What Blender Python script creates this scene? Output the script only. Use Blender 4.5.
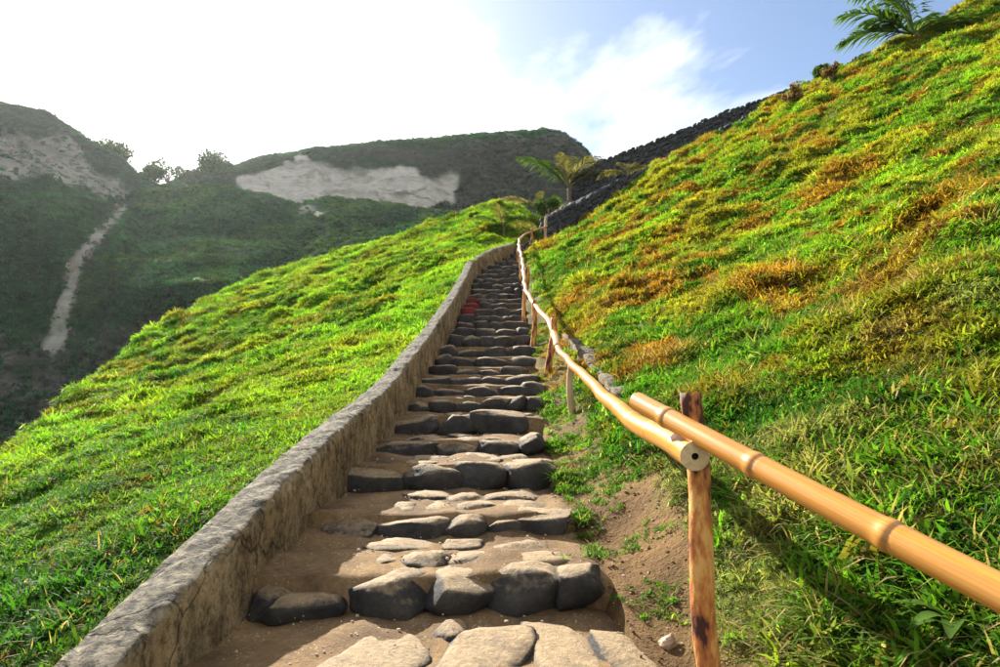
import bpy, math, random
import numpy as np

random.seed(7)
RNG = np.random.default_rng(11)
scene = bpy.context.scene
for o in list(bpy.data.objects):
    bpy.data.objects.remove(o)
COL = scene.collection

# ------------------------------------------------------------------ camera, sky, sun, exposure
PITCH = math.radians(7.0)
FPX = 667.0                                   # focal length in pixels of the 1000 px wide photograph
cam_d = bpy.data.cameras.new('camera')
cam_d.sensor_width = 36.0
cam_d.lens = 36.0 * FPX / 1000.0
cam_d.clip_start = 0.05
cam_d.clip_end = 6000
cam = bpy.data.objects.new('camera', cam_d)
COL.objects.link(cam)
cam.location = (0, 0, 0)                      # heights are measured from eye level
cam.rotation_euler = (math.radians(90) + PITCH, 0, 0)
scene.camera = cam

SUN_EL, SUN_AZ = math.radians(31.0), math.radians(-33.0)   # azimuth from +Y towards +X
world = bpy.data.worlds.new('World')
scene.world = world
world.use_nodes = True
wn, wl = world.node_tree.nodes, world.node_tree.links
wn.clear()
w_out = wn.new('ShaderNodeOutputWorld')
w_bg = wn.new('ShaderNodeBackground')
w_bg.inputs['Strength'].default_value = 0.062
sky = wn.new('ShaderNodeTexSky')
sky.sky_type = 'NISHITA'
sky.sun_disc = False
sky.sun_elevation = SUN_EL
sky.sun_rotation = SUN_AZ
sky.air_density = 1.0
sky.dust_density = 1.3
sky.ozone_density = 2.0
tc = wn.new('ShaderNodeTexCoord')
mp = wn.new('ShaderNodeMapping')
mp.inputs['Location'].default_value = (3.571, 4.605, 1.975)
mp.inputs['Scale'].default_value = (1.0, 1.0, 1.8)
nz = wn.new('ShaderNodeTexNoise')
nz.inputs['Scale'].default_value = 2.1
nz.inputs['Detail'].default_value = 9
nz.inputs['Roughness'].default_value = 0.56
nz.inputs['Distortion'].default_value = 0.25
rp = wn.new('ShaderNodeValToRGB')
rp.color_ramp.elements[0].position = 0.43
rp.color_ramp.elements[1].position = 0.60
mxs = wn.new('ShaderNodeMix')
mxs.data_type = 'RGBA'
wl.new(tc.outputs['Generated'], mp.inputs['Vector'])
wl.new(mp.outputs['Vector'], nz.inputs['Vector'])
wl.new(nz.outputs['Fac'], rp.inputs['Fac'])
wl.new(rp.outputs['Color'], mxs.inputs['Factor'])
wl.new(sky.outputs['Color'], mxs.inputs['A'])
mxs.inputs['B'].default_value = (9.6, 9.6, 9.75, 1)
wl.new(mxs.outputs['Result'], w_bg.inputs['Color'])
wl.new(w_bg.outputs['Background'], w_out.inputs['Surface'])

sun_d = bpy.data.lights.new('sun', 'SUN')
sun_d.energy = 5.0
sun_d.angle = math.radians(0.53)
sun_d.color = (1.0, 0.955, 0.87)
sun = bpy.data.objects.new('sun', sun_d)
COL.objects.link(sun)
from mathutils import Vector, Euler
sdir = Vector((math.sin(SUN_AZ) * math.cos(SUN_EL), math.cos(SUN_AZ) * math.cos(SUN_EL), math.sin(SUN_EL)))
sun.rotation_euler = sdir.to_track_quat('Z', 'Y').to_euler()
sun.location = sdir * 60

scene.render.engine = 'CYCLES'
scene.cycles.max_bounces = 4
scene.cycles.diffuse_bounces = 2
scene.cycles.glossy_bounces = 2
scene.cycles.transmission_bounces = 3
scene.cycles.volume_bounces = 0
scene.cycles.sample_clamp_indirect = 6
scene.view_settings.view_transform = 'Standard'
scene.view_settings.look = 'None'
scene.view_settings.gamma = 1
scene.view_settings.exposure = 1.72
scene.view_settings.use_curve_mapping = False

# ------------------------------------------------------------------ helpers
def ray(u, v):
    x = (u - 500.0) / FPX
    y = (333.5 - v) / FPX
    r = np.array([x, math.cos(PITCH) - y * math.sin(PITCH), math.sin(PITCH) + y * math.cos(PITCH)])
    return r / r[1]

def at(u, v, Y):
    """point on the line of sight of a photo pixel, Y metres ahead"""
    return ray(u, v) * Y

def _hash(ix, iy, iz, seed):
    n = (ix.astype(np.int64) * 374761393 + iy.astype(np.int64) * 668265263 + iz.astype(np.int64) * 2147483647 + seed * 144665) & 0x7fffffff
    n = ((n ^ (n >> 13)) * 1274126177) & 0x7fffffff
    n = (n ^ (n >> 16)) & 0xffff
    return n / 65535.0

def vnoise(x, y, z=None, seed=0):
    x = np.asarray(x, float); y = np.asarray(y, float)
    z = np.zeros_like(x) if z is None else np.asarray(z, float)
    ix, iy, iz = np.floor(x), np.floor(y), np.floor(z)
    fx, fy, fz = x - ix, y - iy, z - iz
    fx = fx * fx * (3 - 2 * fx); fy = fy * fy * (3 - 2 * fy); fz = fz * fz * (3 - 2 * fz)
    r = 0
    for a in (0, 1):
        for b in (0, 1):
            for c in (0, 1):
                w = (fx if a else 1 - fx) * (fy if b else 1 - fy) * (fz if c else 1 - fz)
                r = r + w * _hash(ix + a, iy + b, iz + c, seed)
    return r * 2 - 1

def fbm(x, y, z=None, oct=4, seed=0, gain=0.5):
    r, a, f = 0, 1.0, 1.0
    for i in range(oct):
        r = r + a * vnoise(np.asarray(x) * f + 17.3 * i, np.asarray(y) * f - 9.1 * i, None if z is None else np.asarray(z) * f, seed + i)
        a *= gain; f *= 2.03
    return r

def sstep(a, b, x):
    t = np.clip((np.asarray(x, float) - a) / (b - a), 0, 1)
    return t * t * (3 - 2 * t)

def mesh_obj(name, verts, faces, mat=None, parent=None, smooth=True, attrs=None, link=True):
    me = bpy.data.meshes.new(name)
    me.from_pydata([tuple(map(float, v)) for v in verts], [], [tuple(map(int, f)) for f in faces])
    if smooth:
        me.polygons.foreach_set('use_smooth', [True] * len(me.polygons))
    for k, arr in (attrs or {}).items():
        arr = np.asarray(arr, float)
        if arr.ndim == 1:
            at_ = me.attributes.new(k, 'FLOAT', 'POINT')
            at_.data.foreach_set('value', arr.ravel())
        else:
            at_ = me.attributes.new(k, 'FLOAT_COLOR', 'POINT')
            c = np.ones((len(arr), 4)); c[:, :3] = arr[:, :3]
            at_.data.foreach_set('color', c.ravel())
    me.update()
    o = bpy.data.objects.new(name, me)
    if mat:
        me.materials.append(mat)
    if link:
        COL.objects.link(o)
    if parent:
        o.parent = parent
    return o

def grid_obj(name, X, Y, Z, mat, parent=None, attrs=None):
    n, m = X.shape
    v = np.stack([X.ravel(), Y.ravel(), Z.ravel()], 1)
    i = np.arange(n * m).reshape(n, m)
    f = np.stack([i[:-1, :-1].ravel(), i[:-1, 1:].ravel(), i[1:, 1:].ravel(), i[1:, :-1].ravel()], 1)
    return mesh_obj(name, v, f, mat, parent, True, {k: np.asarray(a).ravel() if np.asarray(a).ndim == 2 else a for k, a in (attrs or {}).items()})

def empty(name, loc=(0, 0, 0)):
    o = bpy.data.objects.new(name, None)
    o.location = loc
    o.empty_display_size = 0.2
    COL.objects.link(o)
    return o

def tag(o, label=None, cat=None, group=None, kind=None):
    if label: o['label'] = label
    if cat: o['category'] = cat
    if group: o['group'] = group
    if kind: o['kind'] = kind
    return o

def tube(path, rad, seg=10, cap=True):
    """swept tube; rad is a number or one per point"""
    path = np.asarray(path, float)
    n = len(path)
    rad = np.full(n, rad, float) if np.isscalar(rad) else np.asarray(rad, float)
    T = np.gradient(path, axis=0)
    T /= np.linalg.norm(T, axis=1)[:, None] + 1e-12
    up = np.array([0, 0, 1.0]) if abs(T[0][2]) < 0.9 else np.array([1.0, 0, 0])
    V, Fc = [], []
    a = np.linspace(0, 2 * math.pi, seg, endpoint=False)
    for i in range(n):
        s = np.cross(T[i], up); s /= np.linalg.norm(s) + 1e-12
        q = np.cross(s, T[i])
        V.extend(path[i] + rad[i] * (np.cos(t) * s + np.sin(t) * q) for t in a)
    for i in range(n - 1):
        for j in range(seg):
            Fc.append((i * seg + j, i * seg + (j + 1) % seg, (i + 1) * seg + (j + 1) % seg, (i + 1) * seg + j))
    if cap:
        Fc.append(tuple(range(seg))[::-1])
        Fc.append(tuple(range((n - 1) * seg, n * seg)))
    return V, Fc

# ------------------------------------------------------------------ materials
def new_mat(name):
    m = bpy.data.materials.new(name)
    m.use_nodes = True
    nt = m.node_tree
    b = nt.nodes['Principled BSDF']
    return m, nt, b

def N(nt, typ, **kw):
    n = nt.nodes.new(typ)
    for k, v in kw.items():
        if k in n.inputs.keys():
            n.inputs[k].default_value = v
        else:
            setattr(n, k, v)
    return n

def coords(nt, scale=1.0, kind='Object', vec_scale=None):
    t = nt.nodes.new('ShaderNodeTexCoord')
    m = nt.nodes.new('ShaderNodeMapping')
    m.inputs['Scale'].default_value = vec_scale or (scale,) * 3
    nt.links.new(t.outputs[kind], m.inputs['Vector'])
    return m.outputs['Vector']

def noise(nt, vec, scale, detail=5, rough=0.55, dist=0.0):
    n = N(nt, 'ShaderNodeTexNoise', Scale=scale, Detail=detail, Roughness=rough, Distortion=dist)
    nt.links.new(vec, n.inputs['Vector'])
    return n.outputs['Fac']

def ramp(nt, fac, stops):
    r = nt.nodes.new('ShaderNodeValToRGB')
    els = r.color_ramp.elements
    while len(els) < len(stops):
        els.new(0.5)
    for e, (p, c) in zip(els, stops):
        e.position = p
        e.color = (c[0], c[1], c[2], 1) if not np.isscalar(c) else (c, c, c, 1)
    nt.links.new(fac, r.inputs['Fac'])
    return r.outputs['Color']

def mix(nt, fac, a, b, blend='MIX'):
    m = nt.nodes.new('ShaderNodeMix')
    m.data_type = 'RGBA'
    m.blend_type = blend
    for key, val in (('Factor', fac), ('A', a), ('B', b)):
        if isinstance(val, (tuple, list)):
            m.inputs[key].default_value = (*val[:3], 1)
        elif np.isscalar(val):
            m.inputs[key].default_value = val
        else:
            nt.links.new(val, m.inputs[key])
    return m.outputs['Result']

def bump(nt, bsdf, height, strength=0.5, dist=0.02, prev=None):
    b = N(nt, 'ShaderNodeBump', Strength=strength, Distance=dist)
    nt.links.new(height, b.inputs['Height'])
    if prev is not None:
        nt.links.new(prev, b.inputs['Normal'])
    nt.links.new(b.outputs['Normal'], bsdf.inputs['Normal'])
    return b.outputs['Normal']

def attr(nt, name, typ='GEOMETRY'):
    a = nt.nodes.new('ShaderNodeAttribute')
    a.attribute_name = name
    a.attribute_type = typ
    return a

M = {}
def mat_dirt(name='trodden_earth', c0=(0.085, 0.052, 0.027), c1=(0.27, 0.17, 0.078)):
    m, nt, b = new_mat(name)
    v = coords(nt)
    big = noise(nt, v, 2.3, 6, 0.6)
    fine = noise(nt, v, 38, 6, 0.7)
    col = ramp(nt, big, [(0.3, c0), (0.68, c1)])
    col = mix(nt, 0.55, col, ramp(nt, fine, [(0.3, (0.25, 0.25, 0.25)), (0.7, (1.25, 1.2, 1.1))]), 'MULTIPLY')
    vo = N(nt, 'ShaderNodeTexVoronoi', Scale=55.0)
    nt.links.new(v, vo.inputs['Vector'])
    peb = ramp(nt, vo.outputs['Distance'], [(0.18, (1, 1, 1)), (0.3, (0, 0, 0))])
    col = mix(nt, mix(nt, 1.0, peb, ramp(nt, noise(nt, v, 9, 3), [(0.5, (0, 0, 0)), (0.62, (0.8, 0.8, 0.8))]), 'MULTIPLY'), col, (0.42, 0.33, 0.22))
    nt.links.new(col, b.inputs['Base Color'])
    b.inputs['Roughness'].default_value = 0.95
    b.inputs['Specular IOR Level'].default_value = 0.15
    n1 = bump(nt, b, fine, 0.6, 0.012)
    bump(nt, b, peb, 0.5, 0.008, n1)
    return m
M['dirt'] = mat_dirt()
M['clod'] = mat_dirt('crumbled_earth', (0.075, 0.042, 0.019), (0.21, 0.12, 0.05))

def mat_terrain():
    m, nt, b = new_mat('hillside_soil_and_turf')
    v = coords(nt)
    n1 = noise(nt, v, 1.3, 6, 0.6)
    n2 = noise(nt, v, 26, 5, 0.7)
    turf = ramp(nt, n1, [(0.3, (0.045, 0.10, 0.012)), (0.55, (0.075, 0.15, 0.016)), (0.75, (0.15, 0.13, 0.03))])
    turf = mix(nt, 0.6, turf, ramp(nt, n2, [(0.3, 0.35), (0.7, 1.3)]), 'MULTIPLY')
    soil = ramp(nt, n1, [(0.3, (0.075, 0.042, 0.018)), (0.7, (0.22, 0.13, 0.050))])
    soil = mix(nt, 0.6, soil, ramp(nt, n2, [(0.3, 0.35), (0.7, 1.35)]), 'MULTIPLY')
    vo = N(nt, 'ShaderNodeTexVoronoi', Scale=48.0)
    nt.links.new(v, vo.inputs['Vector'])
    crumbs = ramp(nt, vo.outputs['Distance'], [(0.1, 1.0), (0.4, 0.0)])
    a = attr(nt, 'soil')
    nt.links.new(mix(nt, a.outputs['Fac'], turf, soil), b.inputs['Base Color'])
    b.inputs['Roughness'].default_value = 0.95
    b.inputs['Specular IOR Level'].default_value = 0.1
    q = bump(nt, b, n2, 0.8, 0.03)
    bump(nt, b, crumbs, 0.6, 0.012, q)
    return m
M['terrain'] = mat_terrain()

def mat_basalt(name, dark=(0.020, 0.019, 0.018), light=(0.080, 0.068, 0.052), dust=(0.34, 0.235, 0.12), dustamt=1.0):
    m, nt, b = new_mat(name)
    v = coords(nt)
    oi = nt.nodes.new('ShaderNodeObjectInfo')
    add = N(nt, 'ShaderNodeVectorMath', operation='ADD')
    nt.links.new(v, add.inputs[0])
    nt.links.new(oi.outputs['Random'], add.inputs[1])
    v = add.outputs['Vector']
    n1 = noise(nt, v, 5, 6, 0.65)
    n2 = noise(nt, v, 45, 5, 0.7)
    vo = N(nt, 'ShaderNodeTexVoronoi', Scale=60.0)
    nt.links.new(v, vo.inputs['Vector'])
    pits = ramp(nt, vo.outputs['Distance'], [(0.05, 0.0), (0.28, 1.0)])
    col = ramp(nt, n1, [(0.3, dark), (0.75, light)])
    col = mix(nt, 0.5, col, ramp(nt, n2, [(0.3, 0.45), (0.7, 1.3)]), 'MULTIPLY')
    # trodden earth lodged on the upward faces, in blotches
    geo = nt.nodes.new('ShaderNodeNewGeometry')
    sep = nt.nodes.new('ShaderNodeSeparateXYZ')
    nt.links.new(geo.outputs['Normal'], sep.inputs[0])
    ma = N(nt, 'ShaderNodeMath', operation='MULTIPLY_ADD')
    mm = N(nt, 'ShaderNodeMath', operation='MULTIPLY_ADD')
    nt.links.new(n2, mm.inputs[0]); mm.inputs[1].default_value = 0.55
    nt.links.new(n1, mm.inputs[2])
    nt.links.new(mm.outputs[0], ma.inputs[0]); ma.inputs[1].default_value = 0.75
    nt.links.new(sep.outputs['Z'], ma.inputs[2])
    msk = ramp(nt, ma.outputs[0], [(1.0, 0.0), (1.0, 0.0)])
    cr = msk.node.color_ramp
    cr.elements[0].position = 0.74; cr.elements[1].position = 0.98
    sc = N(nt, 'ShaderNodeMath', operation='MULTIPLY')
    nt.links.new(ma.outputs[0], sc.inputs[0]); sc.inputs[1].default_value = 0.62
    nt.links.new(sc.outputs[0], msk.node.inputs['Fac'])
    cr.elements[1].color = (dustamt, dustamt, dustamt, 1)
    dcol = mix(nt, 0.5, dust, ramp(nt, n2, [(0.3, 0.5), (0.7, 1.25)]), 'MULTIPLY')
    nt.links.new(mix(nt, msk, col, dcol), b.inputs['Base Color'])
    b.inputs['Roughness'].default_value = 0.8
    b.inputs['Specular IOR Level'].default_value = 0.3
    n4 = noise(nt, v, 14, 8, 0.75, 0.8)
    q = bump(nt, b, n2, 0.7, 0.014)
    q = bump(nt, b, n4, 0.8, 0.03, q)
    bump(nt, b, pits, 0.4, 0.007, q)
    return m
M['basalt'] = mat_basalt('worn_basalt')
M['red_stone'] = mat_basalt('red_painted_stone', (0.10, 0.014, 0.012), (0.22, 0.032, 0.026), (0.26, 0.09, 0.06), 0.5)
M['black_stone'] = mat_basalt('black_wall_stone', (0.018, 0.019, 0.020), (0.10, 0.098, 0.094), (0.14, 0.13, 0.11), 0.4)

def mat_concrete():
    m, nt, b = new_mat('weathered_concrete')
    v = coords(nt)
    n1 = noise(nt, v, 2.2, 7, 0.65)
    n2 = noise(nt, v, 24, 6, 0.72, 0.4)
    n3 = noise(nt, v, 90, 4, 0.7)
    base = ramp(nt, n1, [(0.28, (0.15, 0.095, 0.045)), (0.5, (0.33, 0.23, 0.115)), (0.75, (0.47, 0.36, 0.20))])
    st = noise(nt, coords(nt, 1.0, 'Object', (1.8, 1.8, 1.1)), 3.6, 8, 0.75)
    base = mix(nt, 0.7, base, ramp(nt, st, [(0.40, (0.20, 0.18, 0.17)), (0.54, (1.0, 1.0, 1.0)), (0.7, (1.2, 1.15, 1.0))]), 'MULTIPLY')
    blot = ramp(nt, n2, [(0.36, 0.18), (0.52, 1.0)])
    base = mix(nt, 0.75, base, blot, 'MULTIPLY')
    base = mix(nt, 0.4, base, ramp(nt, n3, [(0.3, 0.5), (0.7, 1.3)]), 'MULTIPLY')
    vc = N(nt, 'ShaderNodeTexVoronoi', Scale=1.7, feature='DISTANCE_TO_EDGE')
    wv = N(nt, 'ShaderNodeVectorMath', operation='MULTIPLY_ADD')
    n5 = N(nt, 'ShaderNodeTexNoise', Scale=4.0, Detail=6.0)
    nt.links.new(v, n5.inputs['Vector']); nt.links.new(n5.outputs['Color'], wv.inputs[0]); wv.inputs[1].default_value = (0.35, 0.35, 0.35); nt.links.new(v, wv.inputs[2])
    nt.links.new(wv.outputs[0], vc.inputs['Vector'])
    crack = ramp(nt, vc.outputs['Distance'], [(0.0, 0.12), (0.018, 1.0)])
    base = mix(nt, 0.6, base, crack, 'MULTIPLY')
    # rain-washed crown: the top course has lost its render and shows grey aggregate
    a = attr(nt, 'crown')
    grey = ramp(nt, n2, [(0.38, (0.030, 0.027, 0.022)), (0.52, (0.15, 0.125, 0.085)), (0.7, (0.34, 0.29, 0.19))])
    nt.links.new(mix(nt, a.outputs['Fac'], base, grey), b.inputs['Base Color'])
    b.inputs['Roughness'].default_value = 0.92
    b.inputs['Specular IOR Level'].default_value = 0.2
    q = bump(nt, b, n2, 0.9, 0.03)
    q = bump(nt, b, crack, 0.7, 0.02, q)
    bump(nt, b, n3, 0.6, 0.008, q)
    return m
M['concrete'] = mat_concrete()

def mat_bamboo():
    m, nt, b = new_mat('golden_bamboo')
    a = attr(nt, 'along')                      # metres along the cane
    cb = nt.nodes.new('ShaderNodeCombineXYZ')
    for q, (nm, k_) in enumerate((('along', 0.9), ('ca', 2.2), ('sa', 2.2))):
        mu = N(nt, 'ShaderNodeMath', operation='MULTIPLY'); mu.inputs[1].default_value = k_
        nt.links.new(attr(nt, nm).outputs['Fac'], mu.inputs[0]); nt.links.new(mu.outputs[0], cb.inputs[q])
    v = cb.outputs[0]
    n1 = noise(nt, v, 2.2, 6, 0.65)
    n2 = noise(nt, v, 9, 6, 0.7)
    col = ramp(nt, n1, [(0.25, (0.40, 0.13, 0.014)), (0.5, (0.57, 0.235, 0.026)), (0.8, (0.67, 0.36, 0.065))])
    col = mix(nt, 0.55, col, ramp(nt, n2, [(0.32, 0.35), (0.45, 0.9), (0.7, 1.12)]), 'MULTIPLY')
    gr = noise(nt, v, 1.3, 8, 0.72, 0.6)
    col = mix(nt, ramp(nt, gr, [(0.50, 0.0), (0.66, 0.38)]), col, (0.30, 0.20, 0.10))
    sp = noise(nt, v, 26, 3, 0.6)
    col = mix(nt, ramp(nt, sp, [(0.66, 0.0), (0.72, 0.7)]), col, (0.12, 0.06, 0.025))
    nd = attr(nt, 'node')
    col = mix(nt, nd.outputs['Fac'], col, (0.20, 0.085, 0.03))
    nt.links.new(col, b.inputs['Base Color'])
    b.inputs['Roughness'].default_value = 0.32
    b.inputs['Coat Weight'].default_value = 0.25
    b.inputs['Coat Roughness'].default_value = 0.22
    b.inputs['Specular IOR Level'].default_value = 0.45
    bump(nt, b, n2, 0.12, 0.004)
    return m
M['bamboo'] = mat_bamboo()

def simple(name, stops, scale, rough=0.8, bs=0.4, bd=0.01, vec_scale=None, spec=0.3):
    m, nt, b = new_mat(name)
    v = coords(nt, 1.0, 'Object', vec_scale)
    n1 = noise(nt, v, scale, 6, 0.62)
    nt.links.new(ramp(nt, n1, stops), b.inputs['Base Color'])
    b.inputs['Roughness'].default_value = rough
    b.inputs['Specular IOR Level'].default_value = spec
    bump(nt, b, n1, bs, bd)
    return m
M['cut_end'] = simple('cut_bamboo_end', [(0.3, (0.50, 0.34, 0.16)), (0.7, (0.68, 0.52, 0.30))], 60, 0.8)
M['hollow'] = simple('hollow_core', [(0.3, (0.05, 0.03, 0.015)), (0.7, (0.10, 0.06, 0.03))], 60, 0.9)
M['post'] = simple('peeling_bark_post', [(0.40, (0.055, 0.018, 0.010)), (0.44, (0.28, 0.085, 0.024)), (0.51, (0.47, 0.17, 0.036)), (0.57, (0.60, 0.31, 0.08))], 9.0, 0.75, 0.8, 0.015, (1.7, 1.7, 0.62))
M['pale_post'] = simple('pale_peeled_post', [(0.3, (0.30, 0.19, 0.09)), (0.7, (0.52, 0.38, 0.21))], 8, 0.8, 0.4, 0.01, (1.5, 1.5, 0.4))
M['trunk'] = simple('palm_trunk_fibre', [(0.3, (0.05, 0.035, 0.02)), (0.7, (0.20, 0.14, 0.08))], 14, 0.9)
M['pebble'] = simple('pale_pebble', [(0.3, (0.22, 0.14, 0.08)), (0.7, (0.50, 0.38, 0.26))], 18, 0.85)

def mat_leaf(name, instancer=True, col=(0.08, 0.16, 0.02), trans=0.55, rough=0.6, spec=0.05):
    m, nt, b = new_mat(name)
    out = nt.nodes['Material Output']
    if instancer:
        a = attr(nt, 'tint', 'INSTANCER')
        base = mix(nt, attr(nt, 'dryness').outputs['Fac'], a.outputs['Color'], (0.40, 0.30, 0.16))
    else:
        r = nt.nodes.new('ShaderNodeRGB'); r.outputs[0].default_value = (*col, 1)
        base = r.outputs[0]
    sh = attr(nt, 'shade')
    base = mix(nt, 1.0, base, sh.outputs['Color'], 'MULTIPLY')
    nt.links.new(base, b.inputs['Base Color'])
    b.inputs['Roughness'].default_value = rough
    b.inputs['Specular IOR Level'].default_value = spec
    tr = nt.nodes.new('ShaderNodeBsdfTranslucent')
    tcol = mix(nt, 1.0, base, (1.05, 1.15, 0.5), 'MULTIPLY')
    nt.links.new(tcol, tr.inputs['Color'])
    ms = nt.nodes.new('ShaderNodeMixShader')
    ms.inputs[0].default_value = trans
    nt.links.new(b.outputs[0], ms.inputs[1])
    nt.links.new(tr.outputs[0], ms.inputs[2])
    nt.links.new(ms.outputs[0], out.inputs['Surface'])
    return m
M['grass'] = mat_leaf('grass_blade')
M['scrub'] = mat_leaf('scrub_leaf', True, trans=0.3, rough=0.7, spec=0.15)
M['palm_green'] = mat_leaf('palm_leaf_green', False, (0.085, 0.15, 0.03), 0.4)
M['palm_dry'] = mat_leaf('palm_leaf_dry', False, (0.27, 0.23, 0.10), 0.35)
M['shrub'] = mat_leaf('shrub_leaf', False, (0.07, 0.13, 0.02), 0.4)
M['shrub_dry'] = mat_leaf('shrub_leaf_dry', False, (0.20, 0.12, 0.04), 0.35)
M['tree'] = mat_leaf('tree_leaf', False, (0.045, 0.085, 0.02), 0.3)
M['flower'] = mat_leaf('yellow_petal', False, (0.75, 0.55, 0.03), 0.3)

def mat_hill():
    m, nt, b = new_mat('far_hill')
    v = coords(nt)
    n1 = noise(nt, v, 0.09, 8, 0.62)
    n2 = noise(nt, v, 0.9, 7, 0.72)
    n3 = noise(nt, v, 0.35, 8, 0.7, 0.6)
    green = ramp(nt, n1, [(0.3, (0.022, 0.056, 0.028)), (0.55, (0.036, 0.078, 0.036)), (0.75, (0.07, 0.09, 0.045))])
    green = mix(nt, 0.7, green, ramp(nt, n2, [(0.32, 0.3), (0.68, 1.5)]), 'MULTIPLY')
    vs = coords(nt, 1.0, 'Object', (1.0, 1.0, 3.2))
    strata = noise(nt, vs, 0.30, 8, 0.72, 1.2)
    a_pale = attr(nt, 'pale')
    a_dark = attr(nt, 'darkrock')
    pale = ramp(nt, strata, [(0.25, (0.26, 0.215, 0.165)), (0.5, (0.50, 0.45, 0.38)), (0.75, (0.66, 0.62, 0.55))])
    dark = ramp(nt, strata, [(0.3, (0.022, 0.026, 0.022)), (0.5, (0.058, 0.062, 0.046)), (0.75, (0.16, 0.14, 0.10))])
    col = mix(nt, a_dark.outputs['Fac'], green, dark)
    col = mix(nt, a_pale.outputs['Fac'], col, pale)
    nt.links.new(col, b.inputs['Base Color'])
    b.inputs['Roughness'].default_value = 0.95
    b.inputs['Specular IOR Level'].default_value = 0.1
    q = bump(nt, b, n2, 0.7, 0.6)
    bump(nt, b, strata, 0.6, 1.0, q)
    return m
M['hill'] = mat_hill()

# ------------------------------------------------------------------ stair profile (row front edges, from the photograph)
ROW_PX = [(580, 2.85), (518, 3.65), (467, 4.7), (442, 5.6), (416, 6.5), (398, 7.2), (385, 7.85), (375, 8.45), (366, 9.05),
          (356, 9.7), (346, 10.4), (335, 11.15), (328, 11.8), (321, 12.4), (315, 13.0), (308, 13.6), (302, 14.2), (297.5, 14.8),
          (293, 15.4), (288, 16.0), (283, 16.6), (278, 17.2), (273, 17.8), (268.5, 18.4), (264.5, 19.0), (260.5, 19.6),
          (257, 20.2), (253.5, 20.8), (250, 21.4), (247, 22.0), (244.5, 22.6)]
rows = [(-0.3, -1.42), (0.5, -1.24), (1.25, -1.04), (2.0, -0.85)] + [(Y, at(500, v, Y)[2]) for v, Y in ROW_PX]
shift_after = {}
zt, yt = rows[-1][1], rows[-1][0]
for i in range(1, 5):
    rows.append((yt + 0.55 * i, zt + 0.2 * i))
RY = np.array([r[0] for r in rows]); RZ = np.array([r[1] for r in rows])
rise = np.diff(RZ, prepend=RZ[0] - 0.18)
S_Y = np.concatenate([[-6], RY, [60]])
S_Z = np.concatenate([[RZ[0] - 0.1 - 5.7 * 0.22], RZ - rise * 0.5, [RZ[-1] + (60 - RY[-1]) * 0.385]])
_ys = np.linspace(-6, 60, 1600)
_zs = np.interp(_ys, S_Y, S_Z)
_k = np.hanning(41); _k /= _k.sum()
_zs_s = np.convolve(np.pad(_zs, 20, 'edge'), _k, 'valid')
def S(y):
    return np.interp(y, _ys, _zs_s)

def xshift(y):                      # the stairway turns to the right at the top
    y = np.asarray(y, float)
    return np.interp(y, [17.5, 18.2, 19, 20, 21, 22, 24, 26, 30], [0, 0.09, 0.25, 0.60, 0.95, 1.15, 1.6, 2.2, 3.6])
def xshift_r(y):
    return np.interp(y, [20, 21, 22, 23, 24.5, 26, 30], [0, 0.05, 0.2, 0.45, 0.9, 1.5, 3.0])
def x_wall(y):                      # inner face of the parapet
    return np.interp(y, [-3, 2.85, 4.7, 7.9, 10.5, 14, 18, 20.6], [-1.08, -1.06, -1.06, -1.0, -0.96, -0.82, -0.70, -0.60]) + xshift(y)
def x_right(y):                     # right end of the steps
    return np.interp(y, [-3, 2.85, 4.7, 6.5, 10.5, 16, 22], [0.55, 0.45, 0.38, 0.42, 0.52, 0.52, 0.55]) + xshift_r(y)

def wall_top(y):                    # crown of the parapet
    return S(y) + np.interp(y, [-3, 1.0, 2.0, 2.85, 4.7, 7.9, 10.5, 16, 17.5, 19, 20, 21, 21.8], [0.24, 0.24, 0.26, 0.30, 0.39, 0.43, 0.46, 0.48, 0.48, 0.44, 0.44, 0.38, 0.26])

# crest of the hillside: how far ahead the surface runs before it turns down, by bearing x/y
C_T = [-4.0, -1.2, -0.75, -0.67, -0.58, -0.52, -0.42, -0.345, -0.255, -0.15, -0.075, 0.0, 0.06, 0.11, 0.17, 0.3, 0.44, 0.56, 0.75, 1.2, 3]
C_Y = [1.6, 4.6, 7.5, 11.5, 18.0, 22.5, 29.0, 32.5, 33.5, 34.0, 36.5, 38.5, 36.0, 32.5, 29.6, 29.0, 29.0, 29.0, 28.5, 22.0, 9.0]

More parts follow.
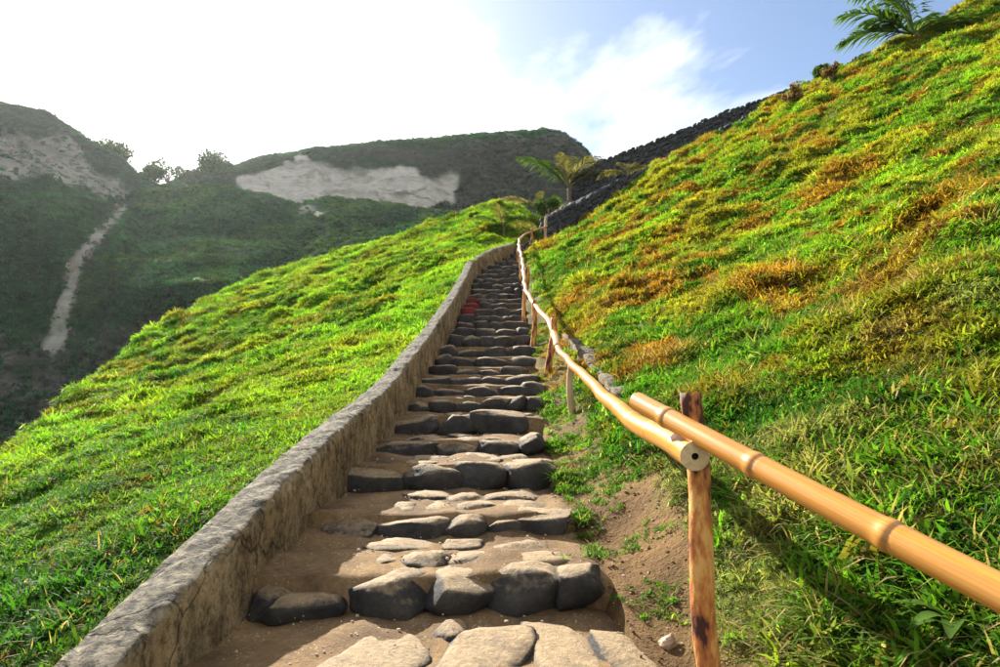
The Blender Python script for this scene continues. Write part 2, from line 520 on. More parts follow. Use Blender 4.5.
def H(x, y, relief=True):
    x = np.asarray(x, float); y = np.asarray(y, float)
    s = S(y)
    xw, xr = x_wall(y), x_right(y)
    xo = xw - 0.2
    nw_ = 1 - sstep(0.2, 2.5, xo - x)
    zl = s + (wall_top(y) - s - 0.09) * nw_ + 0.30 * (1 - nw_) + 0.28 * (x - (xo * nw_ + np.minimum(xo, -0.9) * (1 - nw_)))
    edge = xr + 0.14
    dx = np.maximum(x - edge, 0)
    zr = s + 0.03 * sstep(xr - 0.1, edge + 0.1, x) + 0.50 * dx + 0.16 * sstep(0.02, 0.7, dx) * np.interp(y, [0, 6, 12, 60], [1, 0.7, 0.15, 0.0])
    trench = s - 0.45
    wl_ = sstep(-0.03, 0.07, xo + 0.12 - x)
    wr_ = sstep(-0.10, 0.02, x - xr)
    z = trench * (1 - wl_) * (1 - wr_) + zl * wl_ + zr * wr_ * (1 - wl_)
    # beyond the top of the stairs the field closes over
    top = sstep(24.3, 25.3, y - 0.1 * np.abs(x - 1.5))
    mid = s + 0.30 + np.where(x < 0, 0.28 * (x + 0.9), 0.10 * x) + 0.44 * np.maximum(x - 3.0, 0)
    z = z * (1 - top) + np.maximum(mid, np.where(x > 1, zr, -99)) * top
    if relief:
        d = np.hypot(x, y)
        out = np.clip(np.maximum(xo - x - 0.1, x - edge - 0.15), 0, 1.2) / 1.2
        out = np.maximum(out, top)
        a = out * np.interp(d, [1, 6, 15, 40], [0.08, 0.16, 0.26, 0.42]) * np.where(x < xo, 0.6, 1.0)
        z = z + a * (fbm(x * 0.75, y * 0.75, oct=3, seed=3) * 0.75 + 0.60 * fbm(x * 1.9, y * 1.9, oct=2, seed=9))
        z = z - 0.75 * sstep(19, 27, y) * sstep(0.8, 2.0, x) * (1 - sstep(3.5, 8, x))
        z = z + out * 0.22 * fbm(x * 0.16, y * 0.16, oct=2, seed=21)
        z = z + (1 - out) * 0.045 * fbm(x * 3.1, y * 3.1, oct=3, seed=33) * wr_
    t = x / np.maximum(y, 0.5)
    yc = np.interp(t, C_T, C_Y)
    over = np.maximum(y - yc, 0) * np.sqrt(1 + t * t)
    z = z - np.where(over < 3, over ** 2 * 0.17, 1.53 + (over - 3) * 1.02) * np.where(y > 0.6, 1, 0)
    return np.maximum(z, -34)

def hit(u, v, y0=1.2, y1=60):
    r = ray(u, v)
    ys = np.linspace(y0, y1, 6000)
    d = H(r[0] * ys, ys) - r[2] * ys
    i = np.where(d > 0)[0]
    Y = ys[i[0]] if len(i) else y1
    return np.array([r[0] * Y, Y, r[2] * Y])

# ------------------------------------------------------------------ setting
def graded(a, b, h0, g, c=0.0):
    out = [c]
    h = h0
    while out[-1] < b:
        out.append(out[-1] + h); h *= g
    left = [c]; h = h0
    while left[-1] > a:
        left.append(left[-1] - h); h *= g
    return np.array(left[::-1][:-1] + out)

gx = graded(-62, 50, 0.055, 1.016, -0.3)
gy = graded(-5, 64, 0.06, 1.013, 3.0)
GX, GY = np.meshgrid(gx, gy)
GZ = H(GX, GY)
edge = x_right(GY) + 0.14
soil = (1 - sstep(0.10, 0.50, GX - edge + 0.22 * fbm(GX * 1.7, GY * 1.7, oct=3, seed=5))) * sstep(-0.4, 0, GX - x_wall(GY))
soil *= np.interp(GY, [0, 4.5, 8, 30], [1, 1, 0.75, 0.6])
hillside = grid_obj('hillside', GX, GY, GZ, M['terrain'], attrs={'soil': soil})
tag(hillside, kind='structure')

gs = 700.0
ground = mesh_obj('ground', [(-gs, -gs, -36), (gs, -gs, -36), (gs, gs, -36), (-gs, gs, -36)], [(0, 1, 2, 3)], M['hill'], smooth=False,
                  attrs={'pale': np.zeros(4), 'darkrock': np.zeros(4)})
tag(ground, kind='structure')

def in_poly(px, py, poly):
    inside = np.zeros(px.shape, bool)
    n = len(poly)
    for i in range(n):
        x0, y0 = poly[i]; x1, y1 = poly[(i + 1) % n]
        c = ((y0 > py) != (y1 > py)) & (px < (x1 - x0) * (py - y0) / (y1 - y0 + 1e-9) + x0)
        inside ^= c
    return inside

hill_pts = []           # (points, normals-ish, kind) for scrub scattering
def hill(name, top, bottom, prof_f, prof_g, nu, nv, amp, seed, pale_polys=(), dark_polys=(), lines=(), back=45):
    """a hill flank lofted between a foot line and a crest line (each (u, v, Y)), carried over the crest"""
    top = np.array(top, float); bottom = np.array(bottom, float)
    u = np.linspace(top[0, 0], top[-1, 0], nu)
    tv, tY = np.interp(u, top[:, 0], top[:, 1]), np.interp(u, top[:, 0], top[:, 2])
    bv, bY = np.interp(u, bottom[:, 0], bottom[:, 1]), np.interp(u, bottom[:, 0], bottom[:, 2])
    pt = np.array([at(a, b, c) for a, b, c in zip(u, tv, tY)])
    pb = np.array([at(a, b, c) for a, b, c in zip(u, bv, bY)])
    f = np.linspace(0, 1, nv)
    g = np.interp(f, prof_f, prof_g)
    X = pb[None, :, 0] + (pt - pb)[None, :, 0] * g[:, None]
    Y = pb[None, :, 1] + (pt - pb)[None, :, 1] * g[:, None]
    Z = pb[None, :, 2] + (pt - pb)[None, :, 2] * f[:, None]
    fade = np.sin(np.clip(f, 0, 1) * math.pi)[:, None] ** 0.5
    fade = np.maximum(fade, 0.12)
    dsp = amp * fade * (fbm(X * 0.06, Z * 0.06, Y * 0.06, oct=5, seed=seed, gain=0.55))
    rid = amp * 0.55 * fade * np.abs(fbm(X * 0.13 + 4, Z * 0.04, Y * 0.05, oct=3, seed=seed + 5))
    dep0 = Y * math.cos(PITCH) + Z * math.sin(PITCH)
    U0 = 500 + FPX * X / dep0; V0 = 333.5 - FPX * (Z * math.cos(PITCH) - Y * math.sin(PITCH)) / dep0
    rk = np.zeros(X.shape)
    for p in list(pale_polys) + list(dark_polys): rk = np.maximum(rk, in_poly(U0, V0, p).astype(float))
    crag = np.abs(fbm(X * 0.16, Z * 0.22, Y * 0.1, oct=5, seed=seed + 60, gain=0.6))
    Y = Y + dsp + rid + rk * fade * 1.5 * (crag - 0.35)
    Z = Z + rk * fade * 0.9 * fbm(X * 0.3, Z * 0.5, Y * 0.2, oct=4, seed=seed + 70)
    Z = Z + 0.35 * dsp + amp * 0.10 * fbm(X * 0.25, Y * 0.25, oct=3, seed=seed + 8)
    # carried over the crest and down the far side
    nb = 14
    k = np.linspace(0, 1, nb + 1)[1:]
    Xb = X[-1][None, :] * (1 + 0.25 * k[:, None])
    Yb = Y[-1][None, :] + back * k[:, None]
    Zb = Z[-1][None, :] + 1.0 * np.sin(k[:, None] * 2.2) - 45 * k[:, None] ** 2
    X = np.vstack([X, Xb]); Y = np.vstack([Y, Yb]); Z = np.vstack([Z, Zb])
    # where each point stands in the picture, to lay rock and turf where the photograph has them
    dep = Y * math.cos(PITCH) + Z * math.sin(PITCH)
    U = 500 + FPX * X / dep
    V = 333.5 - FPX * (Z * math.cos(PITCH) - Y * math.sin(PITCH)) / dep
    jx = 9 * fbm(U * 0.03, V * 0.03, oct=4, seed=seed + 2); jy = 9 * fbm(U * 0.03 + 50, V * 0.03, oct=4, seed=seed + 3)
    pale = np.zeros(U.shape); dark = np.zeros(U.shape)
    for p in pale_polys: pale = np.maximum(pale, in_poly(U + jx, V + jy, p).astype(float) * (p_w.get(id(p), 1.0)))
    for p in dark_polys: dark = np.maximum(dark, in_poly(U + jx, V + jy, p).astype(float))
    for ln, w0, w1 in lines:
        ln = np.array(ln, float)
        for i in range(len(ln) - 1):
            a, b = ln[i], ln[i + 1]
            tt = np.clip(((U - a[0]) * (b[0] - a[0]) + (V - a[1]) * (b[1] - a[1])) / ((b - a) ** 2).sum(), 0, 1)
            dd = np.hypot(U + 0.4 * jx - a[0] - tt * (b[0] - a[0]), V + 0.4 * jy - a[1] - tt * (b[1] - a[1]))
            w = w0 + (w1 - w0) * (i + tt) / (len(ln) - 1)
            pale = np.maximum(pale, 0.62 * (dd < w) * (0.55 + 0.45 * (fbm(U * 0.2, V * 0.2, oct=2, seed=seed + 30) > -0.3)))
    def blur(a):
        for _ in range(3):
            a = (a + np.roll(a, 1, 0) + np.roll(a, -1, 0) + np.roll(a, 1, 1) + np.roll(a, -1, 1)) / 5
        return a
    pale, dark = blur(pale), blur(dark)
    o = grid_obj(name, X, Y, Z, M['hill'], attrs={'pale': pale, 'darkrock': dark})
    tag(o, kind='structure')
    hill_pts.append((np.stack([X.ravel(), Y.ravel(), Z.ravel()], 1), np.clip(pale + dark, 0, 1).ravel(), X.shape, pale.ravel()))
    return o
p_w = {}

cliff_l = [(-200, 100), (0, 130), (45, 138), (90, 160), (128, 182), (140, 196), (100, 190), (60, 186), (0, 182), (-200, 175)]
p_w[id(cliff_l)] = 0.45
rock_l = [(-60, 360), (20, 335), (70, 330), (110, 345), (60, 430), (-60, 470)]
hill('hill_left',
     [(-220, 62, 112), (-100, 84, 114), (0, 106, 116), (40, 114, 116), (60, 126, 116), (90, 143, 116), (118, 158, 118), (132, 174, 120), (150, 184, 124), (190, 200, 128)],
     [(-220, 560, 42), (0, 560, 42), (190, 560, 44)],
     [0, 0.25, 0.42, 0.62, 0.80, 0.93, 1], [0, 0.20, 0.28, 0.52, 0.80, 0.86, 1], 300, 220, 3.4, 40,
     [cliff_l], [rock_l], [([(133, 192), (112, 222), (92, 243), (78, 262), (70, 290), (58, 325), (52, 345)], 4.2, 11)])
rock_m = [(20, 345), (60, 325), (110, 335), (150, 312), (190, 308), (200, 330), (110, 400), (30, 440)]
hill('hill_middle',
     [(20, 380, 66), (45, 345, 70), (66, 296, 80), (86, 258, 88), (110, 226, 95), (130, 195, 102), (155, 187, 104), (180, 185, 104), (225, 186, 104), (260, 192, 103),
      (300, 204, 102), (330, 197, 102), (370, 200, 102), (420, 207, 102), (480, 212, 104), (540, 205, 106), (640, 205, 110)],
     [(20, 560, 44), (640, 560, 46)],
     [0, 0.30, 0.46, 0.58, 0.8, 0.95, 1], [0, 0.24, 0.26, 0.46, 0.74, 0.93, 1], 380, 190, 3.0, 60,
     [], [rock_m], [([(296, 214), (305, 206), (318, 212)], 3, 4)])
pale_m = [(236, 172), (262, 163), (300, 160), (335, 164), (380, 173), (420, 175), (449, 178), (450, 202), (420, 212), (380, 210), (330, 205), (310, 220), (280, 205), (236, 192)]
dark_m = [(455, 145), (560, 138), (600, 165), (600, 240), (446, 240), (452, 180), (400, 166), (345, 154)]
hill('hill_back',
     [(110, 215, 150), (150, 189, 150), (190, 176, 150), (230, 167, 150), (260, 158, 150), (300, 151, 150), (340, 146, 150), (400, 140, 150), (450, 138, 150), (500, 133, 150),
      (545, 130, 150), (566, 133, 150), (580, 143, 150), (592, 158, 152), (604, 185, 155), (640, 240, 158)],
     [(110, 320, 118), (640, 320, 118)],
     [0, 0.3, 0.5, 0.86, 0.94, 1], [0, 0.35, 0.52, 0.66, 0.8, 1], 420, 170, 3.2, 80,
     [pale_m], [dark_m], [])

# ------------------------------------------------------------------ stairway
def stone_mesh(name, w, d, h, seed, e=2.6, seg=18, ring=12, rough=0.06):
    """a rounded boulder: superellipsoid with noise, origin at its centre"""
    V, Fc = [], []
    th = np.linspace(-math.pi / 2, math.pi / 2, ring + 1)
    ph = np.linspace(0, 2 * math.pi, seg, endpoint=False)
    pw = lambda c: np.sign(c) * np.abs(c) ** (2.0 / e)
    T, Ph = np.meshgrid(th[1:-1], ph, indexing='ij')
    P_ = np.stack([pw(np.cos(T)) * pw(np.cos(Ph)), pw(np.cos(T)) * pw(np.sin(Ph)), pw(np.sin(T))], -1).reshape(-1, 3)
    P_ = np.vstack([[[0, 0, -1]], P_, [[0, 0, 1]]])
    q = P_ * 1.3 + seed * 3.7
    n = fbm(q[:, 0], q[:, 1], q[:, 2], oct=3, seed=seed % 97)
    n2 = fbm(q[:, 0] * 0.6 + 9, q[:, 1] * 0.6, q[:, 2] * 0.6, oct=1, seed=seed % 89)
    P_ = P_ * (1 + rough * 1.4 * n[:, None] + rough * 2.0 * n2[:, None])
    cr_ = np.random.default_rng(seed)          # flats worn or broken off the boulder
    for _ in range(9):
        nv_ = cr_.normal(0, 1, 3); nv_ /= np.linalg.norm(nv_)
        ov_ = np.maximum(P_ @ nv_ - cr_.uniform(0.72, 0.97), 0)
        P_ = P_ - 0.88 * ov_[:, None] * nv_
    n3 = fbm(P_[:, 0] * 4.5 + seed, P_[:, 1] * 4.5, P_[:, 2] * 4.5, oct=2, seed=seed % 53)
    P_ = P_ * (1 + rough * 0.6 * n3[:, None])
    P_ = P_ * np.array([w / 2, d / 2, h / 2])
    nr = ring - 1
    idx = lambda i, j: 1 + i * seg + j % seg
    for j in range(seg):
        Fc.append((0, idx(0, j + 1), idx(0, j)))
        Fc.append((len(P_) - 1, idx(nr - 1, j), idx(nr - 1, j + 1)))
    for i in range(nr - 1):
        for j in range(seg):
            Fc.append((idx(i, j), idx(i, j + 1), idx(i + 1, j + 1), idx(i + 1, j)))
    return P_, Fc

stairs = tag(empty('stone_stairway', (0, 2.0, RZ[3])), 'long dirt and dark boulder stairway climbing the grassy hill', 'stairs')
stairs_loc = np.array([0, 2.0, RZ[3]])
# stones told apart in the photograph: row index -> list of (u0, u1, v_top, v_bottom)
FRONT = {
    4: [(262, 333, 598, 628), (345, 421, 585, 623), (419, 493, 576, 623), (495, 563, 575, 614), (562, 604, 571, 606)],
    5: [(312, 373, 524, 552), (380, 441, 520, 547), (440, 484, 517, 546), (482, 523, 524, 546), (523, 571, 512, 539)],
    6: [(344, 405, 470, 501), (407, 456, 467, 496), (457, 503, 465, 493), (502, 556, 464, 490)],
    7: [(369, 439, 443, 461), (439, 476, 443, 459), (476, 517, 442, 458), (519, 543, 435, 450)],
    8: [(388, 440, 417, 434), (440, 473, 416, 434), (473, 522, 411, 430)],
    9: [(405, 430, 401, 413), (430, 453, 400, 414), (453, 482, 401, 411), (482, 507, 399, 409), (506, 527, 397, 408), (527, 546, 397, 408)],
    10: [(412, 436, 386, 401), (434, 468, 389, 401), (468, 501, 386, 400), (500, 527, 384, 398), (523, 545, 382, 396)],
    11: [(419, 450, 376, 389), (450, 481, 378, 389), (482, 505, 377, 388), (505, 537, 374, 387)],
    12: [(428, 455, 366, 378), (455, 479, 368, 379), (480, 502, 369, 378), (502, 527, 367, 377)],
    13: [(434, 452, 354, 367), (452, 478, 358, 370), (478, 511, 358, 369), (511, 541, 356, 367)],
    14: [(439, 457, 345, 358), (457, 483, 349, 360), (483, 505, 348, 361), (506, 536, 347, 359)],
}
SLABS = {   # flat stones set in the earth of a tread: (u0, u1, v0, v1)
    3: [(332, 424, 636, 684), (440, 518, 637, 690), (523, 603, 634, 686), (597, 646, 641, 680), (434, 466, 630, 642)],
    4: [(371, 416, 567, 590), (414, 446, 560, 586), (446, 497, 553, 588), (497, 546, 545, 568), (332, 368, 568, 590), (400, 445, 553, 565), (470, 500, 562, 586)],
    5: [(392, 436, 504, 521), (465, 517, 503, 522), (335, 380, 507, 522), (505, 545, 495, 510), (430, 468, 497, 508), (380, 425, 496, 505)],
    6: [(455, 520, 455, 468), (395, 440, 458, 470), (365, 400, 462, 470), (510, 540, 456, 464)],
    7: [(450, 505, 431, 441)],
    8: [(480, 520, 404, 413)],
}
sd = 100
nrow = len(RY)
for k in range(nrow):
    y0, z0 = RY[k], RZ[k]
    y1 = RY[k + 1] if k + 1 < nrow else y0 + 0.9
    # earth tread of this step, its face a little behind the stones
    xs = np.linspace(x_wall((y0 + y1) / 2) - 0.12, x_right((y0 + y1) / 2) + 0.24, 34 if k < 12 else 14)
    ts = np.linspace(0, 1, 12 if k < 12 else 5)
    XX, TT = np.meshgrid(xs, ts)
    YY = y0 + 0.10 + (y1 + 0.22 - y0 - 0.10) * TT
    up = 0.015 + 0.05 * TT * (1 if k < 12 else 0.6)
    r_in = x_right((y0 + y1) / 2) + 0.24
    ZZ = z0 - (0.020 if k < 15 else 0.03) + up + 0.022 * fbm(XX * 4, YY * 4, oct=4, seed=200 + k)
    if k >= 3:
        fall = sstep(0.0, 0.30, XX - (r_in - 0.30))
        ZZ = ZZ * (1 - fall) + (S(YY) - 0.10) * fall
    f0 = np.stack([xs, np.full_like(xs, y0 + 0.09) + 0.05 * fbm(xs * 5, xs * 0, oct=3, seed=k), ZZ[0] - 0.34], 1)
    Xg = np.vstack([f0[:, 0], XX]); Yg = np.vstack([f0[:, 1], YY]); Zg = np.vstack([f0[:, 2], ZZ])
    step = grid_obj('step', Xg - 0, Yg - stairs_loc[1], Zg - stairs_loc[2], M['dirt'], stairs)
    stones = []
    if k in FRONT:
        for (a, b, vt, vb) in FRONT[k]:
            pl, pr = at(a, (vt + vb) / 2, y0), at(b, (vt + vb) / 2, y0)
            ztop, zbot = at((a + b) / 2, vt, y0 + 0.04)[2], at((a + b) / 2, vb, y0)[2]
            stones.append((0.5 * (pl[0] + pr[0]), (pr[0] - pl[0]) * 1.02, ztop, zbot - 0.05))
    else:
        x0, x1 = x_wall(y0) + 0.04, x_right(y0)
        n = 4 if k % 3 else 5
        cuts = np.cumsum(np.random.default_rng(k + 5).uniform(0.6, 1.4, n)); cuts = np.concatenate([[0], cuts / cuts[-1]])
        rr = np.random.default_rng(k + 77)
        for i in range(n):
            xa, xb = x0 + (x1 - x0) * cuts[i], x0 + (x1 - x0) * cuts[i + 1]
            dz = rr.uniform(-0.025, 0.012)
            stones.append(((xa + xb) / 2, (xb - xa) * 1.0, z0 + dz, z0 - max(rise[k], 0.17) * rr.uniform(0.92, 1.08) - 0.02))
    for j, (cx, w, zt_, zb_) in enumerate(stones):
        sd += 1
        dp = 0.30 + 0.10 * ((sd * 7919) % 100) / 100
        if k >= 4 + 11: dp = 0.3
        big = k < 9
        v, f = stone_mesh('stone', w * (1.24 if k in FRONT else 1.26), dp, (zt_ - zb_) * 1.14, sd, 3.7 if k in FRONT else 4.2, 34 if big else 16, 22 if big else 10, 0.06 if k in FRONT else 0.045)
        o = mesh_obj('stone', v, f, M['red_stone'] if (k in (19, 20, 21) and j == 0) else M['basalt'], step)
        if k in (19, 20, 21) and j == 0:
            o['label'] = 'red painted stone'
        o.location = (cx, y0 + dp * 0.42 - stairs_loc[1] + 0.02 * math.sin(sd), (zt_ + zb_) / 2 - stairs_loc[2])
        o.rotation_euler = (0, 0.05 * math.sin(sd * 1.7), 0.12 * math.sin(sd * 2.3))
    if 4 <= k <= 9:                     # worn flat cobbles bedded in the tread behind the front course
        rr = np.random.default_rng(k + 640)
        nrow_ = 2 if (y1 - y0) > 0.72 else 1
        d0, d1 = y0 + 0.30, y1 - 0.03
        for q_ in range(nrow_):
            ya, yb = d0 + (d1 - d0) * q_ / nrow_, d0 + (d1 - d0) * (q_ + 1) / nrow_
            x_ = float(x_wall(y0)) + (0.30 if k < 7 else 0.12) + rr.uniform(0, 0.12)
            while x_ < float(x_right(y0)) - 0.24:
                w_ = rr.uniform(0.17, 0.36)
                sd += 1
                if rr.uniform() < 0.86:
                    v, f = stone_mesh('slab', w_ * 1.12, (yb - ya) * rr.uniform(1.0, 1.3), 0.11, sd, 3.0, 26, 14, 0.09)
                    o = mesh_obj('slab', v, f, M['basalt'], step)
                    ym = (ya + yb) / 2 + rr.uniform(-0.03, 0.03)
                    o.location = (x_ + w_ / 2, ym - stairs_loc[1], z0 - 0.020 + 0.012 + 0.05 * (ym - y0) / (y1 - y0) - 0.047 + rr.uniform(-0.008, 0.008) - stairs_loc[2])
                    o.rotation_euler = (0.05, rr.uniform(-0.04, 0.04), rr.uniform(-0.25, 0.25))
                x_ += w_
    for (a, b, va, vb) in (SLABS.get(k, []) if k == 3 else []):
        sd += 1
        zt_ = z0 + 0.012
        um = (a + b) / 2
        if zt_ < -0.25:
            yn, yf = zt_ / ray(um, vb)[2], zt_ / ray(um, va)[2]
        else:
            yn, yf = y0 + 0.34, y1 - 0.1
        yn = max(yn, y0 + 0.27) if k > 3 else yn
        yf = min(max(yf, yn + 0.22), y1 + 0.02) if k > 3 else yf
        xa, xb = at(a, (va + vb) / 2, (yn + yf) / 2)[0], at(b, (va + vb) / 2, (yn + yf) / 2)[0]
        v, f = stone_mesh('slab', (xb - xa) * 1.22, max(yf - yn, 0.15) * 1.25, 0.10, sd, 3.6, 30, 16, 0.09)
        o = mesh_obj('slab', v, f, M['basalt'], step)
        rise_ = 0.012 + 0.05 * ((yn + yf) / 2 - y0) / (y1 - y0)
        o.location = ((xa + xb) / 2, (yn + yf) / 2 - stairs_loc[1], z0 - 0.020 + rise_ - 0.030 - stairs_loc[2])
        o.rotation_euler = (0.05 + 0.03 * math.sin(sd), 0.03 * math.cos(sd * 3), 0.25 * math.sin(sd * 1.3))

# ------------------------------------------------------------------ parapet wall on the left
wy = np.concatenate([np.arange(-1.5, 1.2, 0.08), np.arange(1.2, 6, 0.022), np.arange(6, 12, 0.05), np.arange(12, 21.7, 0.1)])
pts = []
def prof(y):
    xi = float(x_wall(y)); zt_ = float(wall_top(y)); zb = float(S(y)) - 0.55
    th = 0.2
    zs = np.linspace(zb, zt_ - 0.02, 14)
    P_ = [(xi + 0.03 * (1 - (z - zb) / (zt_ - zb)), z, 0.0) for z in zs]
    P_ += [(xi - 0.02, zt_ - 0.002, 0.85)]
    P_ += [(xi - 0.02 - (th - 0.04) * t, zt_ + 0.006 * math.sin(t * 3), 1.0) for t in np.linspace(0.10, 1, 11)]
    P_ += [(xi - th, zt_ - 0.03, 1.0), (xi - th - 0.01, zt_ - 0.2, 0.5), (xi - th - 0.02, zb, 0)]
    return P_
pr_ = [prof(y) for y in wy]
WX = np.array([[p[0] for p in q] for q in pr_]); WZ = np.array([[p[1] for p in q] for q in pr_]); WC = np.array([[p[2] for p in q] for q in pr_])
WY = np.repeat(wy[:, None], WX.shape[1], 1)
nn = fbm(WX * 7, WY * 7, WZ * 7, oct=4, seed=301)
nb_ = fbm(WX * 1.3, WY * 1.3, WZ * 1.3, oct=2, seed=305)
WXd = WX + 0.008 * nn + 0.012 * nb_
nc_ = fbm(WX * 16, WY * 16, WZ * 16, oct=3, seed=321)
WZd = WZ + WC * (0.012 * nn + 0.012 * nb_ + 0.008 * np.abs(nc_)) + 0.004 * nn
chip = np.maximum(fbm(WX * 2.2, WY * 3.5, WZ * 2.2, oct=3, seed=311) - 0.55, 0)
WXd = WXd - np.where(WC < 0.5, 1, 0) * 0.10 * chip
# end walls to close the solid
ring_n = WX.shape[1]
V = np.stack([WXd.ravel(), WYr := (WY + 0.01 * nb_).ravel(), WZd.ravel()], 1)
base = np.array([x_wall(2.0), 2.0, S(2.0)], float)
idx = np.arange(len(wy) * ring_n).reshape(len(wy), ring_n)
Fw = np.stack([idx[:-1, :-1].ravel(), idx[:-1, 1:].ravel(), idx[1:, 1:].ravel(), idx[1:, :-1].ravel()], 1).tolist()
Fw = [tuple(f[::-1]) for f in Fw] + [tuple(idx[0].tolist()), tuple(idx[-1].tolist()[::-1])]
parapet = mesh_obj('parapet_wall', V - base, Fw, M['concrete'], None, True, {'crown': WC.ravel()})
parapet.location = base
tag(parapet, 'long low weathered concrete parapet wall with grey rough top beside the steps', 'wall')

# low kerb wall showing behind the handrail
ky = np.linspace(5.6, 10.2, 60)
KX = []
kx = 0.98 + 0.04 * np.sin(ky)
V, Fk = [], []
for i, y in enumerate(ky):
    x = kx[i]; zt_ = float(H(x + 0.12, y)) + 0.05 + 0.015 * math.sin(y * 9); zb = zt_ - 0.5
    n = 0.02 * float(fbm(np.array([y * 6]), np.array([1.0]), oct=3, seed=4)[0])
    V += [(x + n, y, zb), (x + n * 1.4, y, (zb + zt_) / 2), (x + n, y, zt_ - 0.02), (x + 0.03, y, zt_), (x + 0.17, y, zt_ + n), (x + 0.2, y, zt_ - 0.03), (x + 0.2, y, zb)]
for i in range(len(ky) - 1):
    for j in range(6):
        Fk.append((i * 7 + j, i * 7 + j + 1, i * 7 + 8 + j, i * 7 + 7 + j)[::-1])
Fk += [tuple(range(7)), tuple(range((len(ky) - 1) * 7, len(ky) * 7))[::-1]]
cr = np.tile([0, 0, 0.6, 1, 1, 0.5, 0], len(ky))
kb = np.array([kx[0], ky[0], float(S(ky[0]))])
kerb = mesh_obj('kerb_wall', np.array(V) - kb, Fk, M['concrete'], None, True, {'crown': cr})
kerb.location = kb
tag(kerb, 'short grey concrete kerb wall half buried in grass behind the bamboo handrail', 'kerb')

# ------------------------------------------------------------------ black dry-stone walls up the ridge
def stone_wall(name, top_line, height, thick, label, sz, seed):
    """top_line: list of (u, v, Y)"""
    rr = np.random.default_rng(seed)
    P_ = np.array([at(*p) for p in top_line])
    root = tag(empty(name, tuple(P_[0] - np.array([0, 0, height]))), label, 'wall')
    org = P_[0] - np.array([0, 0, height])
    seg = np.linalg.norm(np.diff(P_[:, :2], axis=0), axis=1); cum = np.concatenate([[0], np.cumsum(seg)])
    L = cum[-1]
    V, Fc = [], []
    # core behind the stones
    s = np.linspace(0, L, 60)
    C = np.stack([np.interp(s, cum, P_[:, i]) for i in range(3)], 1)
    T = np.gradient(C, axis=0); T[:, 2] = 0; T /= np.linalg.norm(T, axis=1)[:, None]
    Nn = np.stack([-T[:, 1], T[:, 0], T[:, 2] * 0], 1)
    cv, cf = [], []
    for i in range(60):
        a, b = C[i] - Nn[i] * thick * 0.40, C[i] + Nn[i] * thick * 0.40
        for q, dz in ((a, -height), (a, -0.10), (b, -0.10), (b, -height)):
            cv.append(q + np.array([0, 0, dz]) - org)
    for i in range(59):
        for j in range(3):
            cf.append((i * 4 + j, i * 4 + 4 + j, i * 4 + 5 + j, i * 4 + 1 + j))
    cf += [(0, 1, 2, 3), (59 * 4 + 3, 59 * 4 + 2, 59 * 4 + 1, 59 * 4)]
    mesh_obj('core', cv, cf, M['black_stone'], root, False)
    zrow = 0.0
    while zrow < height:
        hh = sz * rr.uniform(0.7, 1.1)
        sp = -0.1
        while sp < L:
            w = sz * rr.uniform(0.6, 2.2)
            c = np.array([np.interp(sp + w / 2, cum, P_[:, i]) for i in range(3)])
            i = min(int((sp / L) * 59), 59) if sp > 0 else 0
            for side in (-1, 1):
                cc = c + Nn[i] * side * thick * 0.36 - np.array([0, 0, zrow + hh / 2]) + rr.normal(0, 0.03, 3)
                v, f = stone_mesh('s', w * 1.1, sz * rr.uniform(0.9, 1.5), hh * rr.uniform(0.9, 1.5), int(rr.integers(1, 999)), 4.5, 8, 5, 0.10)
                ang = math.atan2(T[i][1], T[i][0])
                slope = (np.interp(min(sp + w, L), cum, P_[:, 2]) - np.interp(max(sp, 0), cum, P_[:, 2])) / w
                R = np.array([[math.cos(ang), -math.sin(ang), 0], [math.sin(ang), math.cos(ang), 0], [0, 0, 1]])
                v = v.copy(); v[:, 2] += slope * v[:, 0] * 0.9
                v = v @ R.T + cc - org
                o0 = len(V)
                V.extend(v); Fc.extend(tuple(q + o0 for q in ff) for ff in f)
            sp += w
        zrow += hh
    o = mesh_obj('stonework', V, Fc, M['black_stone'], root)
    o['kind'] = 'stuff'
    return root
stone_wall('dry_stone_wall', [(572, 176, 33.2), (598, 162, 33), (640, 147, 33), (723, 113.5, 33), (755, 102, 33), (800, 87, 33), (868, 53, 33)],
           1.9, 0.5, 'tall black dry stone wall climbing the ridge against the sky', 0.19, 3)
stone_wall('dry_stone_wall', [(545, 217, 26.8), (560, 209, 27.6), (576, 201.5, 28.4), (608, 185, 29.6), (634, 175, 30), (672, 155, 30.2), (720, 130, 30.4), (780, 98, 30.4)],
           1.5, 0.45, 'lower black dry stone wall edging the yellow green slope above the steps', 0.19, 5)

